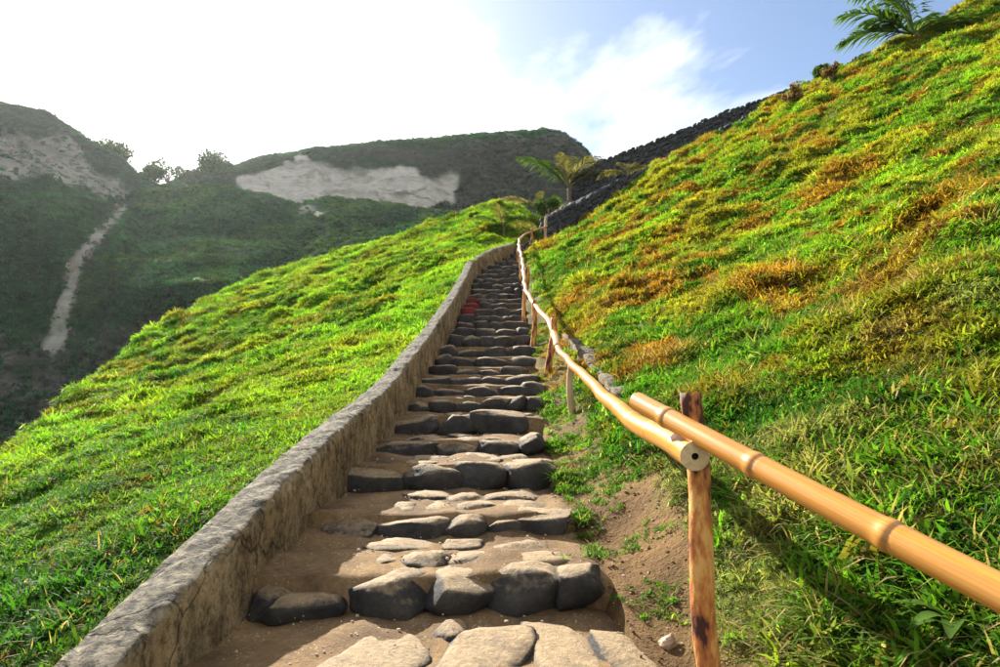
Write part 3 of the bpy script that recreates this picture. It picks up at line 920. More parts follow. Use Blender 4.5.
# ------------------------------------------------------------------ bamboo handrail
rail_root = tag(empty('bamboo_handrail', (0.6, 2.1, float(H(0.6, 2.1)))), 'golden bamboo handrail on rough wooden posts beside the steps', 'handrail')
rl = np.array(rail_root.location)
def cane(path, r0, r1, node_gap, wob=0.0, name='rail', open_ends=(True, True), seg=18):
    path = np.asarray(path, float)
    # smooth resample
    d = np.concatenate([[0], np.cumsum(np.linalg.norm(np.diff(path, axis=0), axis=1))])
    L = d[-1]
    n = max(int(L / (0.006 if path[-1][1] < 9.2 else 0.03)), 20)
    s = np.linspace(0, L, n)
    def cr(i):
        y = path[:, i]
        # cubic hermite
        m = np.gradient(y, d)
        k = np.clip(np.searchsorted(d, s) - 1, 0, len(d) - 2)
        h = d[k + 1] - d[k]; t = (s - d[k]) / h
        return (2*t**3 - 3*t**2 + 1) * y[k] + (t**3 - 2*t**2 + t) * h * m[k] + (-2*t**3 + 3*t**2) * y[k + 1] + (t**3 - t**2) * h * m[k + 1]
    C = np.stack([cr(0), cr(1), cr(2)], 1)
    if wob:
        C = C + wob * np.stack([np.sin(s * 5.1), 0 * s, np.sin(s * 3.7 + 1)], 1)
    rad = r0 + (r1 - r0) * s / L
    nodes = np.arange(node_gap * 0.45, L, node_gap) * (1 + 0.0)
    nd = np.zeros(n)
    for q in nodes:
        e = np.exp(-((s - q - 0.012 * np.sign(0.5)) / 0.006) ** 2); nd = np.maximum(nd, e)
        rad = rad * (1 + 0.10 * np.exp(-((s - q) / 0.018) ** 2) - 0.05 * np.exp(-((s - q - 0.015) / 0.006) ** 2))
    V, Fc = tube(C, rad, seg, cap=False)
    at_n = np.repeat(np.exp(-0) * (nd > 0.55) * 0.75 * nd, seg); at_s = np.repeat(s, seg) + sum(map(abs, path[0]))
    an_ = np.tile(np.linspace(0, 2 * math.pi, seg, endpoint=False), n)
    V = np.array(V)
    o = mesh_obj(name, V - rl, Fc, M['bamboo'], rail_root, True, {'node': at_n, 'along': at_s, 'ca': np.cos(an_), 'sa': np.sin(an_)})
    # sawn ends: an annulus and a recessed hollow
    for end, sgn in ((0, -1), (n - 1, 1)):
        if not open_ends[0 if end == 0 else 1]: continue
        ringv = V[end * seg:(end + 1) * seg]
        c = ringv.mean(0)
        T = C[1] - C[0] if end == 0 else C[-1] - C[-2]
        T = T / np.linalg.norm(T) * sgn
        inner = c + (ringv - c) * 0.24
        deep = inner - T * 0.03
        vv = np.vstack([ringv, inner + T * 0.002, deep])
        ff = [(j, (j + 1) % seg, seg + (j + 1) % seg, seg + j) for j in range(seg)]
        e1 = mesh_obj('sawn_end', vv[:2 * seg] - rl, ff if sgn > 0 else [f[::-1] for f in ff], M['cut_end'], o, False)
        ff = [(seg + j - seg, (j + 1) % seg, seg + (j + 1) % seg, seg + j) for j in range(seg)] + [tuple(range(seg, 2 * seg))]
        mesh_obj('hollow', vv[seg:] - rl, ff, M['hollow'], o, False)
    return o

cane([at(695, 458, 2.02), at(668, 441, 2.38), at(640, 423.5, 2.9), at(614, 405.5, 3.7), at(592, 383, 5.0), at(573, 365, 6.5), at(556, 343, 8.4), at(552.5, 333, 8.9)],
     0.044, 0.034, 0.42, 0.006)
cane([at(557, 347, 8.2), at(552, 326, 9.1), at(543.5, 315.6, 10), at(532.4, 301, 11.3), at(525.5, 288, 12.9), at(524, 274, 15)], 0.045, 0.034, 0.5, 0.01, open_ends=(True, False), seg=10)
cane([at(524, 277, 14.6), at(523.2, 267, 16), at(521.4, 255, 18), at(519, 244.5, 20), at(520.3, 238.4, 21.5), at(528, 233, 23), at(539, 229, 24.5), at(547, 226, 25.3)], 0.045, 0.036, 0.6, 0.01, open_ends=(False, True), seg=8)
pB0, pB1 = at(637, 401, 2.32), at(1003, 583, 1.26)
dB = (pB1 - pB0)
cane([pB0 + dB * t + np.array([0, 0, -0.02 * math.sin(math.pi * min(t / 1.9, 1))]) for t in (0, 0.25, 0.5, 0.75, 1.0, 1.3, 1.6, 1.9)], 0.032, 0.039, 0.40, 0.0)

def post(top, bot, r, mat, kn=0.12, seg=16):
    top, bot = np.asarray(top, float), np.asarray(bot, float)
    t = np.linspace(0, 1, 26)
    C = bot[None] + (top - bot)[None] * t[:, None]
    C[:, 0] += 0.012 * np.sin(t * 7 + top[1]); C[:, 1] += 0.010 * np.sin(t * 9)
    C[-1] = C[-2] + (top - bot) / np.linalg.norm(top - bot) * 0.03
    rad = r * (1.14 - 0.16 * t)
    V, Fc = tube(C, rad, seg, True)
    V = np.array(V)
    n = fbm(V[:, 0] * 30, V[:, 1] * 30, V[:, 2] * 7, oct=3, seed=int(abs(top[1]) * 10))
    ax = np.repeat(C, seg, 0)
    V = ax + (V - ax) * (1 + kn * n)[:, None]
    return mesh_obj('post', V - rl, Fc, mat, rail_root)
# near post: rails rest on its camera side
post(at(688.5, 389, 2.14), at(716, 690, 2.10) + np.array([0, 0, -0.15]), 0.034, M['post'])
endp = pB0 + dB * 1.75 + np.array([0.05, 0.04, 0])
post(endp + np.array([0, 0, 0.08]), [endp[0], endp[1], float(H(endp[0], endp[1])) - 0.15], 0.036, M['post'])
POSTS = [(570.5, 364, 573, 424, 6.55, 0.033, 'pale_post'), (554.5, 317, 547.5, 380, 8.75, 0.045, 'post'), (535.5, 299, 533, 343, 10.9, 0.040, 'post'),
         (524.8, 288, 524, 322, 12.6, 0.036, 'post'), (527.5, 267, 526, 286, 15.2, 0.05, 'post'), (521.6, 256, 521, 280, 17.4, 0.05, 'post'),
         (518.8, 243, 518.6, 262, 20.0, 0.05, 'post'), (532, 228, 531, 243, 23.4, 0.05, 'post'), (546, 216, 545, 236, 25.2, 0.055, 'pale_post')]
for u0, v0, u1, v1, Yp, r, mt in POSTS:
    a, b = at(u0, v0, Yp), at(u1, v1, Yp)
    b[2] = min(b[2], float(H(b[0], b[1]))) - 0.12
    a = a + np.array([0, 0.05, 0]); b = b + np.array([0, 0.05, 0])
    post(a, b, r, M[mt], 0.08, 12)

# ------------------------------------------------------------------ grass and scrub: tufts laid by geometry nodes
proto = bpy.data.collections.new('tuft_meshes')
def blade(L, w, lean, az, base, curl, rr, segs=3):
    t = np.linspace(0, 1, segs + 1)
    out = np.array([math.cos(az), math.sin(az), 0]); side = np.array([-math.sin(az), math.cos(az), 0])
    ang = lean + curl * t
    dr = np.cumsum(np.concatenate([[0], np.full(segs, L / segs) * np.sin(ang[1:])]))
    dz = np.cumsum(np.concatenate([[0], np.full(segs, L / segs) * np.cos(ang[1:])]))
    wd = w * np.array([0.7, 1.0, 0.75, 0.0]) if segs == 3 else w * np.array([0.8, 1.0, 0.0])
    V = []
    for i in range(segs + 1):
        c = base + out * dr[i] + np.array([0, 0, dz[i]])
        if i < segs:
            V += [c - side * wd[i] / 2, c + side * wd[i] / 2]
        else:
            V += [c]
    Fc = [(2 * i, 2 * i + 1, 2 * i + 3, 2 * i + 2) for i in range(segs - 1)] + [(2 * segs - 2, 2 * segs - 1, 2 * segs)]
    return V, Fc

def tuft(name, n, R, L, w, lean, curl, seed, mat, segs=3, dry=0.08, hump=0.0):
    rr = np.random.default_rng(seed)
    V, Fc, sh, dd = [], [], [], []
    for i in range(n):
        az = rr.uniform(0, 2 * math.pi)
        q = R * math.sqrt(rr.uniform(0, 1))
        a2 = rr.uniform(0, 2 * math.pi)
        hb = hump * (1 - (q / max(R, 1e-6)) ** 2) * rr.uniform(0.2, 1)
        b = np.array([q * math.cos(a2), q * math.sin(a2), -0.01 + hb])
        v, f = blade(L * rr.uniform(0.6, 1.25), w * rr.uniform(0.7, 1.3), rr.uniform(*lean), az, b, rr.uniform(*curl), rr, segs)
        o = len(V); V += v; Fc += [tuple(k + o for k in ff) for ff in f]
        s = rr.uniform(0.6, 1.25)
        c = (s * rr.uniform(0.85, 1.15), s, s * rr.uniform(0.7, 1.1))
        sh += [c] * len(v)
        dd += [0.9 if rr.uniform() < dry else 0.0] * len(v)
    o = mesh_obj(name, V, Fc, mat, None, False, {'shade': np.array(sh), 'dryness': np.array(dd)}, link=False)
    proto.objects.link(o)
    return o
# order of names is the index used below
tuft('tuft_a', 26, 0.04, 0.16, 0.0070, (0.1, 0.9), (0.4, 1.9), 1, M['grass'], dry=0.10)
tuft('tuft_b', 24, 0.045, 0.19, 0.0075, (0.2, 1.1), (0.5, 1.8), 2, M['grass'], dry=0.20)
tuft('tuft_c', 32, 0.06, 0.11, 0.0065, (0.2, 1.2), (0.3, 1.6), 3, M['grass'], dry=0.14)
tuft('tuft_d', 40, 0.06, 0.05, 0.013, (0.3, 1.2), (0.1, 1.0), 4, M['grass'], 2, dry=0.0, hump=0.05)
tuft('tuft_e', 46, 0.09, 0.06, 0.015, (0.2, 1.2), (0.1, 1.0), 5, M['grass'], 2, dry=0.0, hump=0.07)
tuft('tuft_f', 50, 0.11, 0.08, 0.012, (0.1, 1.1), (0.2, 1.2), 6, M['grass'], 2, dry=0.03, hump=0.07)
tuft('tuft_g', 60, 0.5, 0.28, 0.11, (0.2, 1.2), (0.1, 1.0), 7, M['scrub'], 2, dry=0.0, hump=0.32)
tuft('tuft_h', 60, 0.5, 0.34, 0.08, (0.1, 1.1), (0.2, 1.0), 8, M['scrub'], 2, dry=0.0, hump=0.22)

def scatter(name, P_, scl, rot, idx_, tint, label, cat=None):
    me = bpy.data.meshes.new(name)
    me.from_pydata([tuple(p) for p in P_], [], [])
    def fa(k, t, a, f):
        q = me.attributes.new(k, t, 'POINT'); q.data.foreach_set(f, np.asarray(a).ravel())
    fa('scl', 'FLOAT', scl.astype(float), 'value')
    fa('rot', 'FLOAT_VECTOR', rot.astype(float), 'vector')
    fa('idx', 'INT', idx_.astype(np.int32), 'value')
    fa('tint', 'FLOAT_COLOR', np.concatenate([tint, np.ones((len(tint), 1))], 1), 'color')
    o = bpy.data.objects.new(name, me)
    COL.objects.link(o)
    ng = bpy.data.node_groups.new(name + '_nodes', 'GeometryNodeTree')
    ng.interface.new_socket('Geometry', in_out='INPUT', socket_type='NodeSocketGeometry')
    ng.interface.new_socket('Geometry', in_out='OUTPUT', socket_type='NodeSocketGeometry')
    gi, go = ng.nodes.new('NodeGroupInput'), ng.nodes.new('NodeGroupOutput')
    ip = ng.nodes.new('GeometryNodeInstanceOnPoints')
    ci = ng.nodes.new('GeometryNodeCollectionInfo')
    ci.inputs['Collection'].default_value = proto
    ci.inputs['Separate Children'].default_value = True
    ci.inputs['Reset Children'].default_value = True
    def na(k, t):
        n = ng.nodes.new('GeometryNodeInputNamedAttribute'); n.data_type = t; n.inputs['Name'].default_value = k
        return n.outputs['Attribute']
    L = ng.links.new
    L(gi.outputs[0], ip.inputs['Points'])
    L(ci.outputs[0], ip.inputs['Instance'])
    ip.inputs['Pick Instance'].default_value = True
    L(na('idx', 'INT'), ip.inputs['Instance Index'])
    L(na('rot', 'FLOAT_VECTOR'), ip.inputs['Rotation'])
    L(na('scl', 'FLOAT'), ip.inputs['Scale'])
    L(ip.outputs[0], go.inputs[0])
    md = o.modifiers.new('tufts', 'NODES'); md.node_group = ng
    tag(o, label, cat, kind='stuff')
    return o

def pixel_of(x, y, z):
    dep = y * math.cos(PITCH) + z * math.sin(PITCH)
    dep = np.where(dep > 0.05, dep, 0.05)
    return 500 + FPX * x / dep, 333.5 - FPX * (z * math.cos(PITCH) - y * math.sin(PITCH)) / dep, dep

GREEN = np.array([0.085, 0.215, 0.022]); DEEP = np.array([0.034, 0.105, 0.018]); LIME = np.array([0.22, 0.40, 0.030])
RUST = np.array([0.40, 0.155, 0.030]); BROWN = np.array([0.19, 0.095, 0.035]); GOLD = np.array([0.48, 0.34, 0.03])

def grass_points():
    out = []
    # bands: (distance from, to, tufts per m2)
    for d0, d1, dens in ((0.5, 2.6, 1500), (2.6, 4.5, 1050), (4.5, 8, 760), (8, 14, 430), (14, 22, 230), (22, 32, 130), (32, 48, 75)):
        n = int(dens * (2 * 1.1 * d1 + 2.6) * (d1 * 1.05 - d0 * 0.55))
        y = RNG.uniform(d0 * 0.55 - 0.4, d1, n); x = RNG.uniform(-1, 1, n) * (1.1 * d1 + 1.3)
        d = np.hypot(x, y)
        k = (d >= d0) & (d < d1) & (np.abs(x) < 1.1 * np.maximum(y, 0) + 1.3)
        x, y = x[k], y[k]
        out.append(np.stack([x, y], 1))
    q = np.vstack(out); x, y = q[:, 0], q[:, 1]
    xo = x_wall(y) - 0.21; ed = x_right(y) + 0.14
    dx = x - ed
    nse = fbm(x * 1.7, y * 1.7, oct=3, seed=5)
    cover = sstep(0.10, 0.45, dx + 0.22 * nse)
    lush = np.interp(y, [0, 4.5, 7, 9], [0, 0.0, 0.35, 0.5])
    cover = np.maximum(cover, lush * sstep(-0.16, 0.0, dx) * (fbm(x * 2.2, y * 1.1, oct=2, seed=71) > -0.1))
    spot = (fbm(x * 2.6, y * 2.6, oct=2, seed=91) > 0.42) & (dx > -0.12) & (y < 6)
    cover = np.maximum(cover, spot * 0.5)
    right = dx > -0.2
    left = x < xo - 0.0
    topz = (y - 0.1 * np.abs(x - 1.5) > 24.8)
    keep = (left | topz | (right & (RNG.uniform(0, 1, len(x)) < cover)))
    x, y, xo, dx = x[keep], y[keep], xo[keep], dx[keep]
    z = H(x, y)
    t = x / np.maximum(y, 0.5)
    over = np.maximum(y - np.interp(t, C_T, C_Y), 0) * np.sqrt(1 + t * t)
    u, v, dep = pixel_of(x, y, z)
    k = (over < 3.2) & (u > -260) & (u < 1260) & (v > -160) & (v < 900)
    return x[k], y[k], z[k], dx[k], (x < xo)[k]
gxp, gyp, gzp, gdx, gleft = grass_points()
ex = []
for (u, v, Y, rad, cnt) in ((555, 441, 5.7, 0.20, 90), (548, 404, 6.9, 0.22, 80), (540, 388, 7.6, 0.2, 60), (535, 372, 8.6, 0.2, 60), (580, 508, 3.75, 0.15, 44), (584, 536, 3.3, 0.12, 28),
                            (560, 470, 4.6, 0.06, 18), (437, 538, 3.62, 0.05, 14), (432, 374, 8.9, 0.12, 22), (484, 383, 8.35, 0.14, 26), (455, 376, 8.9, 0.1, 18),
                            (622, 492, 4.1, 0.32, 110), (640, 520, 3.3, 0.16, 30), (603, 470, 4.5, 0.25, 60), (655, 560, 2.75, 0.14, 22), (530, 350, 10.2, 0.25, 60), (528, 330, 11.8, 0.25, 60)):
    c = at(u, v, Y)
    for _ in range(cnt):
        q = RNG.normal(0, rad * 0.5, 2)
        x_, y_ = c[0] + q[0], c[1] + q[1]
        zz = max(float(H(x_, y_)), float(RZ[max(np.searchsorted(RY + 0.1, y_) - 1, 0)]) - 0.04 if x_ < x_right(y_) + 0.05 else -99)
        ex.append((x_, y_, zz))
ex = np.array(ex)
gxp = np.concatenate([gxp, ex[:, 0]]); gyp = np.concatenate([gyp, ex[:, 1]]); gzp = np.concatenate([gzp, ex[:, 2]])
gdx = np.concatenate([gdx, np.full(len(ex), 0.2)]); gleft = np.concatenate([gleft, np.zeros(len(ex), bool)])
d = np.hypot(gxp, gyp); n = len(d)
print('GRASS', n)
far = sstep(3, 12, d)
patch = fbm(gxp * 0.55, gyp * 0.55, oct=3, seed=41)
patch2 = fbm(gxp * 1.6, gyp * 1.6, oct=2, seed=47)
r1 = RNG.uniform(0, 1, n)
tint = GREEN[None] * np.ones((n, 1))
def blend(c, w):
    global tint
    tint = tint * (1 - w[:, None]) + c[None] * w[:, None]
blend(DEEP, np.clip(0.48 - 1.6 * patch2, 0, 1) * 0.8)  # dark green leaf tone, weighted up to paint in shadow between clumps
blend(LIME, sstep(-0.25, 0.5, patch + 0.5 * RNG.uniform(-1, 1, n)) * np.where(gleft, 0.85, 0.75) * np.interp(d, [1, 5, 12], [0.5, 0.85, 1.0]))
hump_n = fbm(gxp * 0.75, gyp * 0.75, oct=3, seed=3)
rust_amt = np.where(gleft, 0.25, 1.0) * np.interp(d, [1, 4.5, 9, 22], [0.2, 0.35, 1.0, 1.15]) 
gold_w = sstep(0.02, 0.6, 0.7 * hump_n + 0.6 * fbm(gxp * 0.9 + 8, gyp * 0.9, oct=3, seed=57) + 0.35 * RNG.uniform(-1, 1, n)) * rust_amt
blend(GOLD, np.clip(gold_w, 0, 0.75) * 0.75)
rust_w = sstep(0.26, 0.62, fbm(gxp * 1.35 + 31, gyp * 1.1 + 7, oct=3, seed=63) + 0.22 * RNG.uniform(-1, 1, n)) * rust_amt
blend(RUST, np.clip(rust_w, 0, 0.75))
blend(BROWN, (RNG.uniform(0, 1, n) < 0.06 + 0.05 * (~gleft)) * 0.7 + 0.6 * (rust_w > 0.4) * (RNG.uniform(0, 1, n) < 0.35))
STRAW = np.array([0.40, 0.29, 0.17])
straw_w = sstep(0.38, 0.75, fbm(gxp * 2.3 + 5, gyp * 2.3, oct=3, seed=119) + 0.2 * RNG.uniform(-1, 1, n)) * np.where(gleft, 0.2, 1.0) * np.interp(d, [1, 4, 8], [0.6, 0.5, 0.1])
blend(STRAW, straw_w * 0.75)
tint[-len(ex):] = tint[-len(ex):] * 0.3 + GREEN * 0.7
tint *= RNG.uniform(0.7, 1.3, n)[:, None]
idx_ = np.where(r1 < np.interp(d, [1, 3, 6, 20], [0.8, 0.62, 0.35, 0.2]) * np.where(gleft, 0.3, 1.0), RNG.integers(0, 3, n), RNG.integers(3, 6, n))
nearleaf = (~gleft) & (fbm(gxp * 1.1 + 3, gyp * 1.1, oct=2, seed=83) > 0.25) & (d > 3.5)
idx_ = np.where(nearleaf, RNG.integers(3, 6, n), idx_)
scl = np.interp(d, [1, 3, 6, 12, 22, 40], [0.62, 0.70, 0.78, 0.95, 1.25, 1.8]) * RNG.uniform(0.6, 1.35, n)
scl *= np.clip(1.02 + 0.5 * fbm(gxp * 2.4, gyp * 2.4, oct=2, seed=131), 0.78, 1.6)
scl *= np.where(gleft & (d < 9), 0.72, 1.0)
scl *= np.where((gdx < 0.25) & ~gleft, 0.6, 1.0)
rot = np.stack([RNG.normal(0, 0.22, n) + 0.12, RNG.normal(0, 0.22, n) - 0.18, RNG.uniform(0, 6.28, n)], 1)
scatter('grass', np.stack([gxp, gyp, gzp - 0.012 * scl], 1), scl, rot, idx_, tint, 'dense bright green and rust coloured grass covering both slopes', 'grass')

# scrub on the far hills
sp_, ss_, st_ = [], [], []
for hi, (P_, rock, shp, pal_) in enumerate(hill_pts):
    nn_ = (30000, 30000, 22000)[hi]
    rr = np.random.default_rng(hi + 400)
    i = rr.integers(0, shp[0] - 9, nn_); j = rr.integers(0, shp[1] - 1, nn_)
    q = P_.reshape(*shp, 3)
    fi, fj = rr.uniform(0, 1, nn_)[:, None], rr.uniform(0, 1, nn_)[:, None]
    p = q[i, j] * (1 - fi) * (1 - fj) + q[i + 1, j] * fi * (1 - fj) + q[i, j + 1] * (1 - fi) * fj + q[i + 1, j + 1] * fi * fj
    k = rock.reshape(shp)[i, j] < rr.uniform(0.05, 0.5, nn_) + 0.9 * ((rr.uniform(0, 1, nn_) < 0.3) & (pal_.reshape(shp)[i, j] < 0.3))
    u, v, dep = pixel_of(p[:, 0], p[:, 1], p[:, 2])
    k &= (u > -80) & (u < 640) & (v < 480)
    p = p[k]
    sp_.append(p)
    sc_ = rr.uniform(0.4, 1.05, len(p)) * (1.0 if hi < 2 else 1.2)
    ss_.append(sc_)
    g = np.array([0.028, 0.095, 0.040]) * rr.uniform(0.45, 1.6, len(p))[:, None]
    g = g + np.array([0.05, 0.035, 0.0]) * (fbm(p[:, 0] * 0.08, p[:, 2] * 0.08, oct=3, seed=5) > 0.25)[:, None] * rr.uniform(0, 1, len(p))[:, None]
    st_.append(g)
P_ = np.vstack(sp_); sc_ = np.concatenate(ss_); tn = np.vstack(st_)
n = len(P_)
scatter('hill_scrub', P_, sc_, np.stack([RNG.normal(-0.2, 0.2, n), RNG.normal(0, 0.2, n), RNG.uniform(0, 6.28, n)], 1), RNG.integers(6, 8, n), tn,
        'dark green scrub covering the shaded far hills', 'scrub')

# broken rock on the far cliffs and in the gully
bo_v, bo_f = stone_mesh('tuft_i', 1.0, 0.9, 0.7, 9, 2.6, 9, 6, 0.18)
def mat_rubble():
    m, nt, b = new_mat('far_rubble')
    n1 = noise(nt, coords(nt), 2.5, 6, 0.7)
    nt.links.new(mix(nt, 1.0, attr(nt, 'tint', 'INSTANCER').outputs['Color'], ramp(nt, n1, [(0.3, 0.5), (0.7, 1.3)]), 'MULTIPLY'), b.inputs['Base Color'])
    b.inputs['Roughness'].default_value = 0.95
    return m
proto.objects.link(mesh_obj('tuft_i', bo_v, bo_f, mat_rubble(), None, False, link=False))
rp_, rs_, rt_ = [], [], []
for hi, (P_, rock, shp, pal_) in enumerate(hill_pts):
    rr = np.random.default_rng(hi + 900)
    nn_ = (16000, 12000, 5000)[hi]
    i = rr.integers(0, shp[0] - 16, nn_); j = rr.integers(0, shp[1] - 1, nn_)
    p = P_.reshape(*shp, 3)[i, j] + rr.normal(0, 0.15, (nn_, 3))
    k = (rock.reshape(shp)[i, j] > 0.25) & ((pal_.reshape(shp)[i, j] < 0.25) | ((rr.uniform(0, 1, nn_) < 0.35) & (pal_.reshape(shp)[i, j] < 0.5)))
    u, v, dep = pixel_of(p[:, 0], p[:, 1], p[:, 2])
    k &= (u > -60) & (u < 640) & (v < 470)
    p = p[k]
    pal = np.array([0.36, 0.32, 0.26]) if hi == 2 else np.array([0.24, 0.20, 0.15])
    isdark = pal_.reshape(shp)[i, j][k] < 0.3
    c = np.where(isdark[:, None], np.array([0.050, 0.052, 0.040]), pal) * rr.uniform(0.4, 1.35, len(p))[:, None]
    rp_.append(p); rt_.append(c); rs_.append(0.15 + np.where(isdark, 0.75, 1.0) * rr.uniform(0, 1, len(p)) ** 3)
P_ = np.vstack(rp_); n = len(P_)
scatter('hill_rubble', P_, np.concatenate(rs_), RNG.uniform(0, 6.28, (n, 3)), np.full(n, 8), np.vstack(rt_), 'broken rock on the far cliffs and down the pale gully', 'rubble')

# ------------------------------------------------------------------ palms, shrubs and ridge trees
def palm(pos, scale, fronds, label, mat_a, mat_b, seed, trunk_h=0.35, name='palm', group=None, dry_share=0.3):
    """fronds: list of (azimuth deg, elevation deg, length)"""
    rr = np.random.default_rng(seed)
    root = tag(empty(name, tuple(pos)), label, 'palm', group)
    t = np.linspace(0, 1, 8)
    C = np.stack([0.05 * np.sin(t * 2), 0 * t, -0.15 + (trunk_h + 0.15) * t], 1) * scale
    rad = 0.07 * scale * (1.15 - 0.35 * t) * (1 + 0.12 * np.sin(t * 40))
    V, Fc = tube(C, rad, 10)
    mesh_obj('trunk', V, Fc, M['trunk'], root)
    for fi, (az, el, L) in enumerate(fronds):
        az, el, L = math.radians(az), math.radians(el), L * scale
        n = 26
        s = np.linspace(0, 1, n)
        ang = el - s ** 1.5 * rr.uniform(0.8, 1.4)
        dr = np.concatenate([[0], np.cumsum(np.cos(ang[1:]) * L / n)]); dz = np.concatenate([[0], np.cumsum(np.sin(ang[1:]) * L / n)])
        o_ = np.array([math.cos(az), math.sin(az), 0]); sd_ = np.array([-math.sin(az), math.cos(az), 0])
        C2 = np.array([0, 0, trunk_h * scale * 0.95]) + dr[:, None] * o_ + dz[:, None] * np.array([0, 0, 1.0])
        V, Fc = tube(C2, 0.022 * scale * (1.1 - s), 5)
        V = [np.array(v) for v in V]; sh = [(0.9, 0.8, 0.7)] * len(V)
        for i in range(4, n):
            ll = L * 0.34 * math.sin(math.pi * min(0.15 + 0.85 * s[i], 0.97)) ** 0.6
            tan = C2[i] - C2[i - 1]; tan /= np.linalg.norm(tan)
            for sg in (-1, 1):
                for h_ in range(2):
                    if rr.uniform() < 0.28: continue
                    base_ = C2[i] - tan * h_ * L / n / 2
                    dirv = sg * sd_ * 0.75 + tan * 0.75 + np.array([0, 0, rr.uniform(-0.35, 0.1)])
                    dirv /= np.linalg.norm(dirv)
                    wv = np.cross(dirv, np.array([0, 0, 1.0])); wv = wv / (np.linalg.norm(wv) + 1e-9) * 0.022 * scale
                    tip = base_ + dirv * ll * rr.uniform(0.8, 1.1) - np.array([0, 0, 0.22 * ll])
                    midp = base_ + dirv * ll * 0.5 + np.array([0, 0, 0.02])
                    o0 = len(V)
                    V += [base_ - wv * 0.5, base_ + wv * 0.5, midp + wv, midp - wv, tip]
                    Fc += [(o0, o0 + 1, o0 + 2, o0 + 3), (o0 + 3, o0 + 2, o0 + 4)]
                    q = rr.uniform(0.6, 1.3)
                    sh += [(q, q, q)] * 5
        mesh_obj('frond', V, Fc, mat_b if rr.uniform() < dry_share else mat_a, root, False, {'shade': np.array(sh)})
    return root

def ground_at(u, v, Y=None):
    if Y is None:
        p = hit(u, v)
    else:
        p = at(u, v, Y)
    while Y is None and p[1] > 42:
        v += 2
        p = hit(u, v)
    p[2] = float(H(p[0], p[1]))
    return p

p = ground_at(503, 236)
palm(p, 1.0, [(200, 35, 1.5), (110, 75, 1.7), (20, 30, 1.5), (250, 60, 1.2), (330, 50, 1.0), (70, 65, 1.5)], 'small palm with two drooping fronds on the green field above the steps', M['palm_green'], M['palm_dry'], 1)
p = ground_at(537, 199)
palm(p, 1.4, [(190, 38, 1.6), (10, 30, 1.6), (140, 60, 1.3), (60, 60, 1.2), (280, 55, 1.1)], 'pale low palm with spread fronds at the foot of the dark hill', M['palm_dry'], M['palm_green'], 2, dry_share=0.4)
p = ground_at(568, 194)
palm(p, 1.8, [(180, 52, 1.8), (150, 75, 1.5), (30, 60, 1.9), (5, 40, 1.7), (80, 80, 1.6), (250, 65, 1.2), (320, 60, 1.4)], 'tallest straggly palm at the end of the tall black wall', M['palm_dry'], M['palm_green'], 3, 0.8)
p = ground_at(628, 180)
palm(p, 1.2, [(175, 30, 1.3), (60, 70, 1.3), (30, 50, 1.2), (120, 80, 1.0)], 'withered yellow palm in front of the tall black wall', M['palm_dry'], M['palm_dry'], 4)
p = ground_at(914, 40)
palm(p, 2.3, [(180, 40, 1.6), (175, 15, 1.5), (110, 84, 1.9), (75, 82, 1.9), (140, 78, 1.7), (20, 40, 1.5), (5, 20, 1.6), (345, 25, 1.5), (40, 55, 1.5), (190, 28, 1.2), (0, 8, 1.5)],
     'dark green palm rising from the top of the rust coloured slope', M['palm_green'], M['palm_green'], 6, 0.12)

def shrub(pos, r, h, label, mat, seed, nleaf=500, leaf=0.07, name='shrub', cat='shrub', trunk=True, group=None, gaps=0.25):
    rr = np.random.default_rng(seed)
    root = tag(empty(name, tuple(pos)), label, cat, group)
    V, Fc = [], []
    tips = []
    for i in range(7):
        a = rr.uniform(0, 6.28); q = rr.uniform(0.2, 0.75) * r
        tip = np.array([q * math.cos(a), q * math.sin(a), h * rr.uniform(0.45, 0.95)])
        tips.append(tip)
        t = np.linspace(0, 1, 6)[:, None]
        C = np.array([0, 0, -0.1 * h]) * (1 - t) + tip * t + np.array([0, 0, 0.15 * h]) * t * (1 - t)
        v, f = tube(C, 0.045 * h * (1.05 - t.ravel() * 0.85), 5)
        o0 = len(V); V += v; Fc += [tuple(k + o0 for k in ff) for ff in f]
    mesh_obj('trunk', V, Fc, M['trunk'], root)
    cl = [(tips[i % 7] * rr.uniform(0.7, 1.05) + rr.normal(0, 0.12 * r, 3), r * rr.uniform(0.22, 0.42)) for i in range(16)]
    V, Fc, sh = [], [], []
    for i in range(nleaf):
        c, cr_ = cl[int(rr.integers(0, len(cl)))]
        dv = rr.normal(0, 1, 3); dv /= np.linalg.norm(dv)
        p_ = c + dv * cr_ * rr.uniform(0.5, 1.05)
        p_[2] = max(p_[2], 0.02)
        a = rr.normal(0, 1, 3); a /= np.linalg.norm(a)
        b_ = np.cross(a, dv + 0.01); b_ /= np.linalg.norm(b_) + 1e-9
        l_ = leaf * rr.uniform(0.6, 1.4)
        o0 = len(V)
        V += [p_ - a * l_, p_ + b_ * l_ * 0.45, p_ + a * l_, p_ - b_ * l_ * 0.45]
        Fc.append((o0, o0 + 1, o0 + 2, o0 + 3))
        q = rr.uniform(0.55, 1.35)
        sh += [(q, q, q)] * 4
    mesh_obj('crown', V, Fc, mat, root, False, {'shade': np.array(sh)})
    return root
shrub(ground_at(549, 203), 0.85, 1.0, 'round yellow green shrub beside the straggly palm', M['shrub'], 1, 900, 0.09)
shrub(ground_at(796, 104), 0.6, 0.5, 'round rusty shrub at the end of the black wall', M['shrub_dry'], 2, 800, 0.08)
shrub(ground_at(822, 80), 0.6, 0.7, 'small dark green bush on the skyline of the slope', M['shrub'], 3, 700, 0.08)
shrub(ground_at(832, 84), 0.35, 0.8, 'upright dry brown bush beside a green bush on the skyline', M['shrub_dry'], 4, 500, 0.08)
def ridge(u, v, Y): return at(u, v, Y)
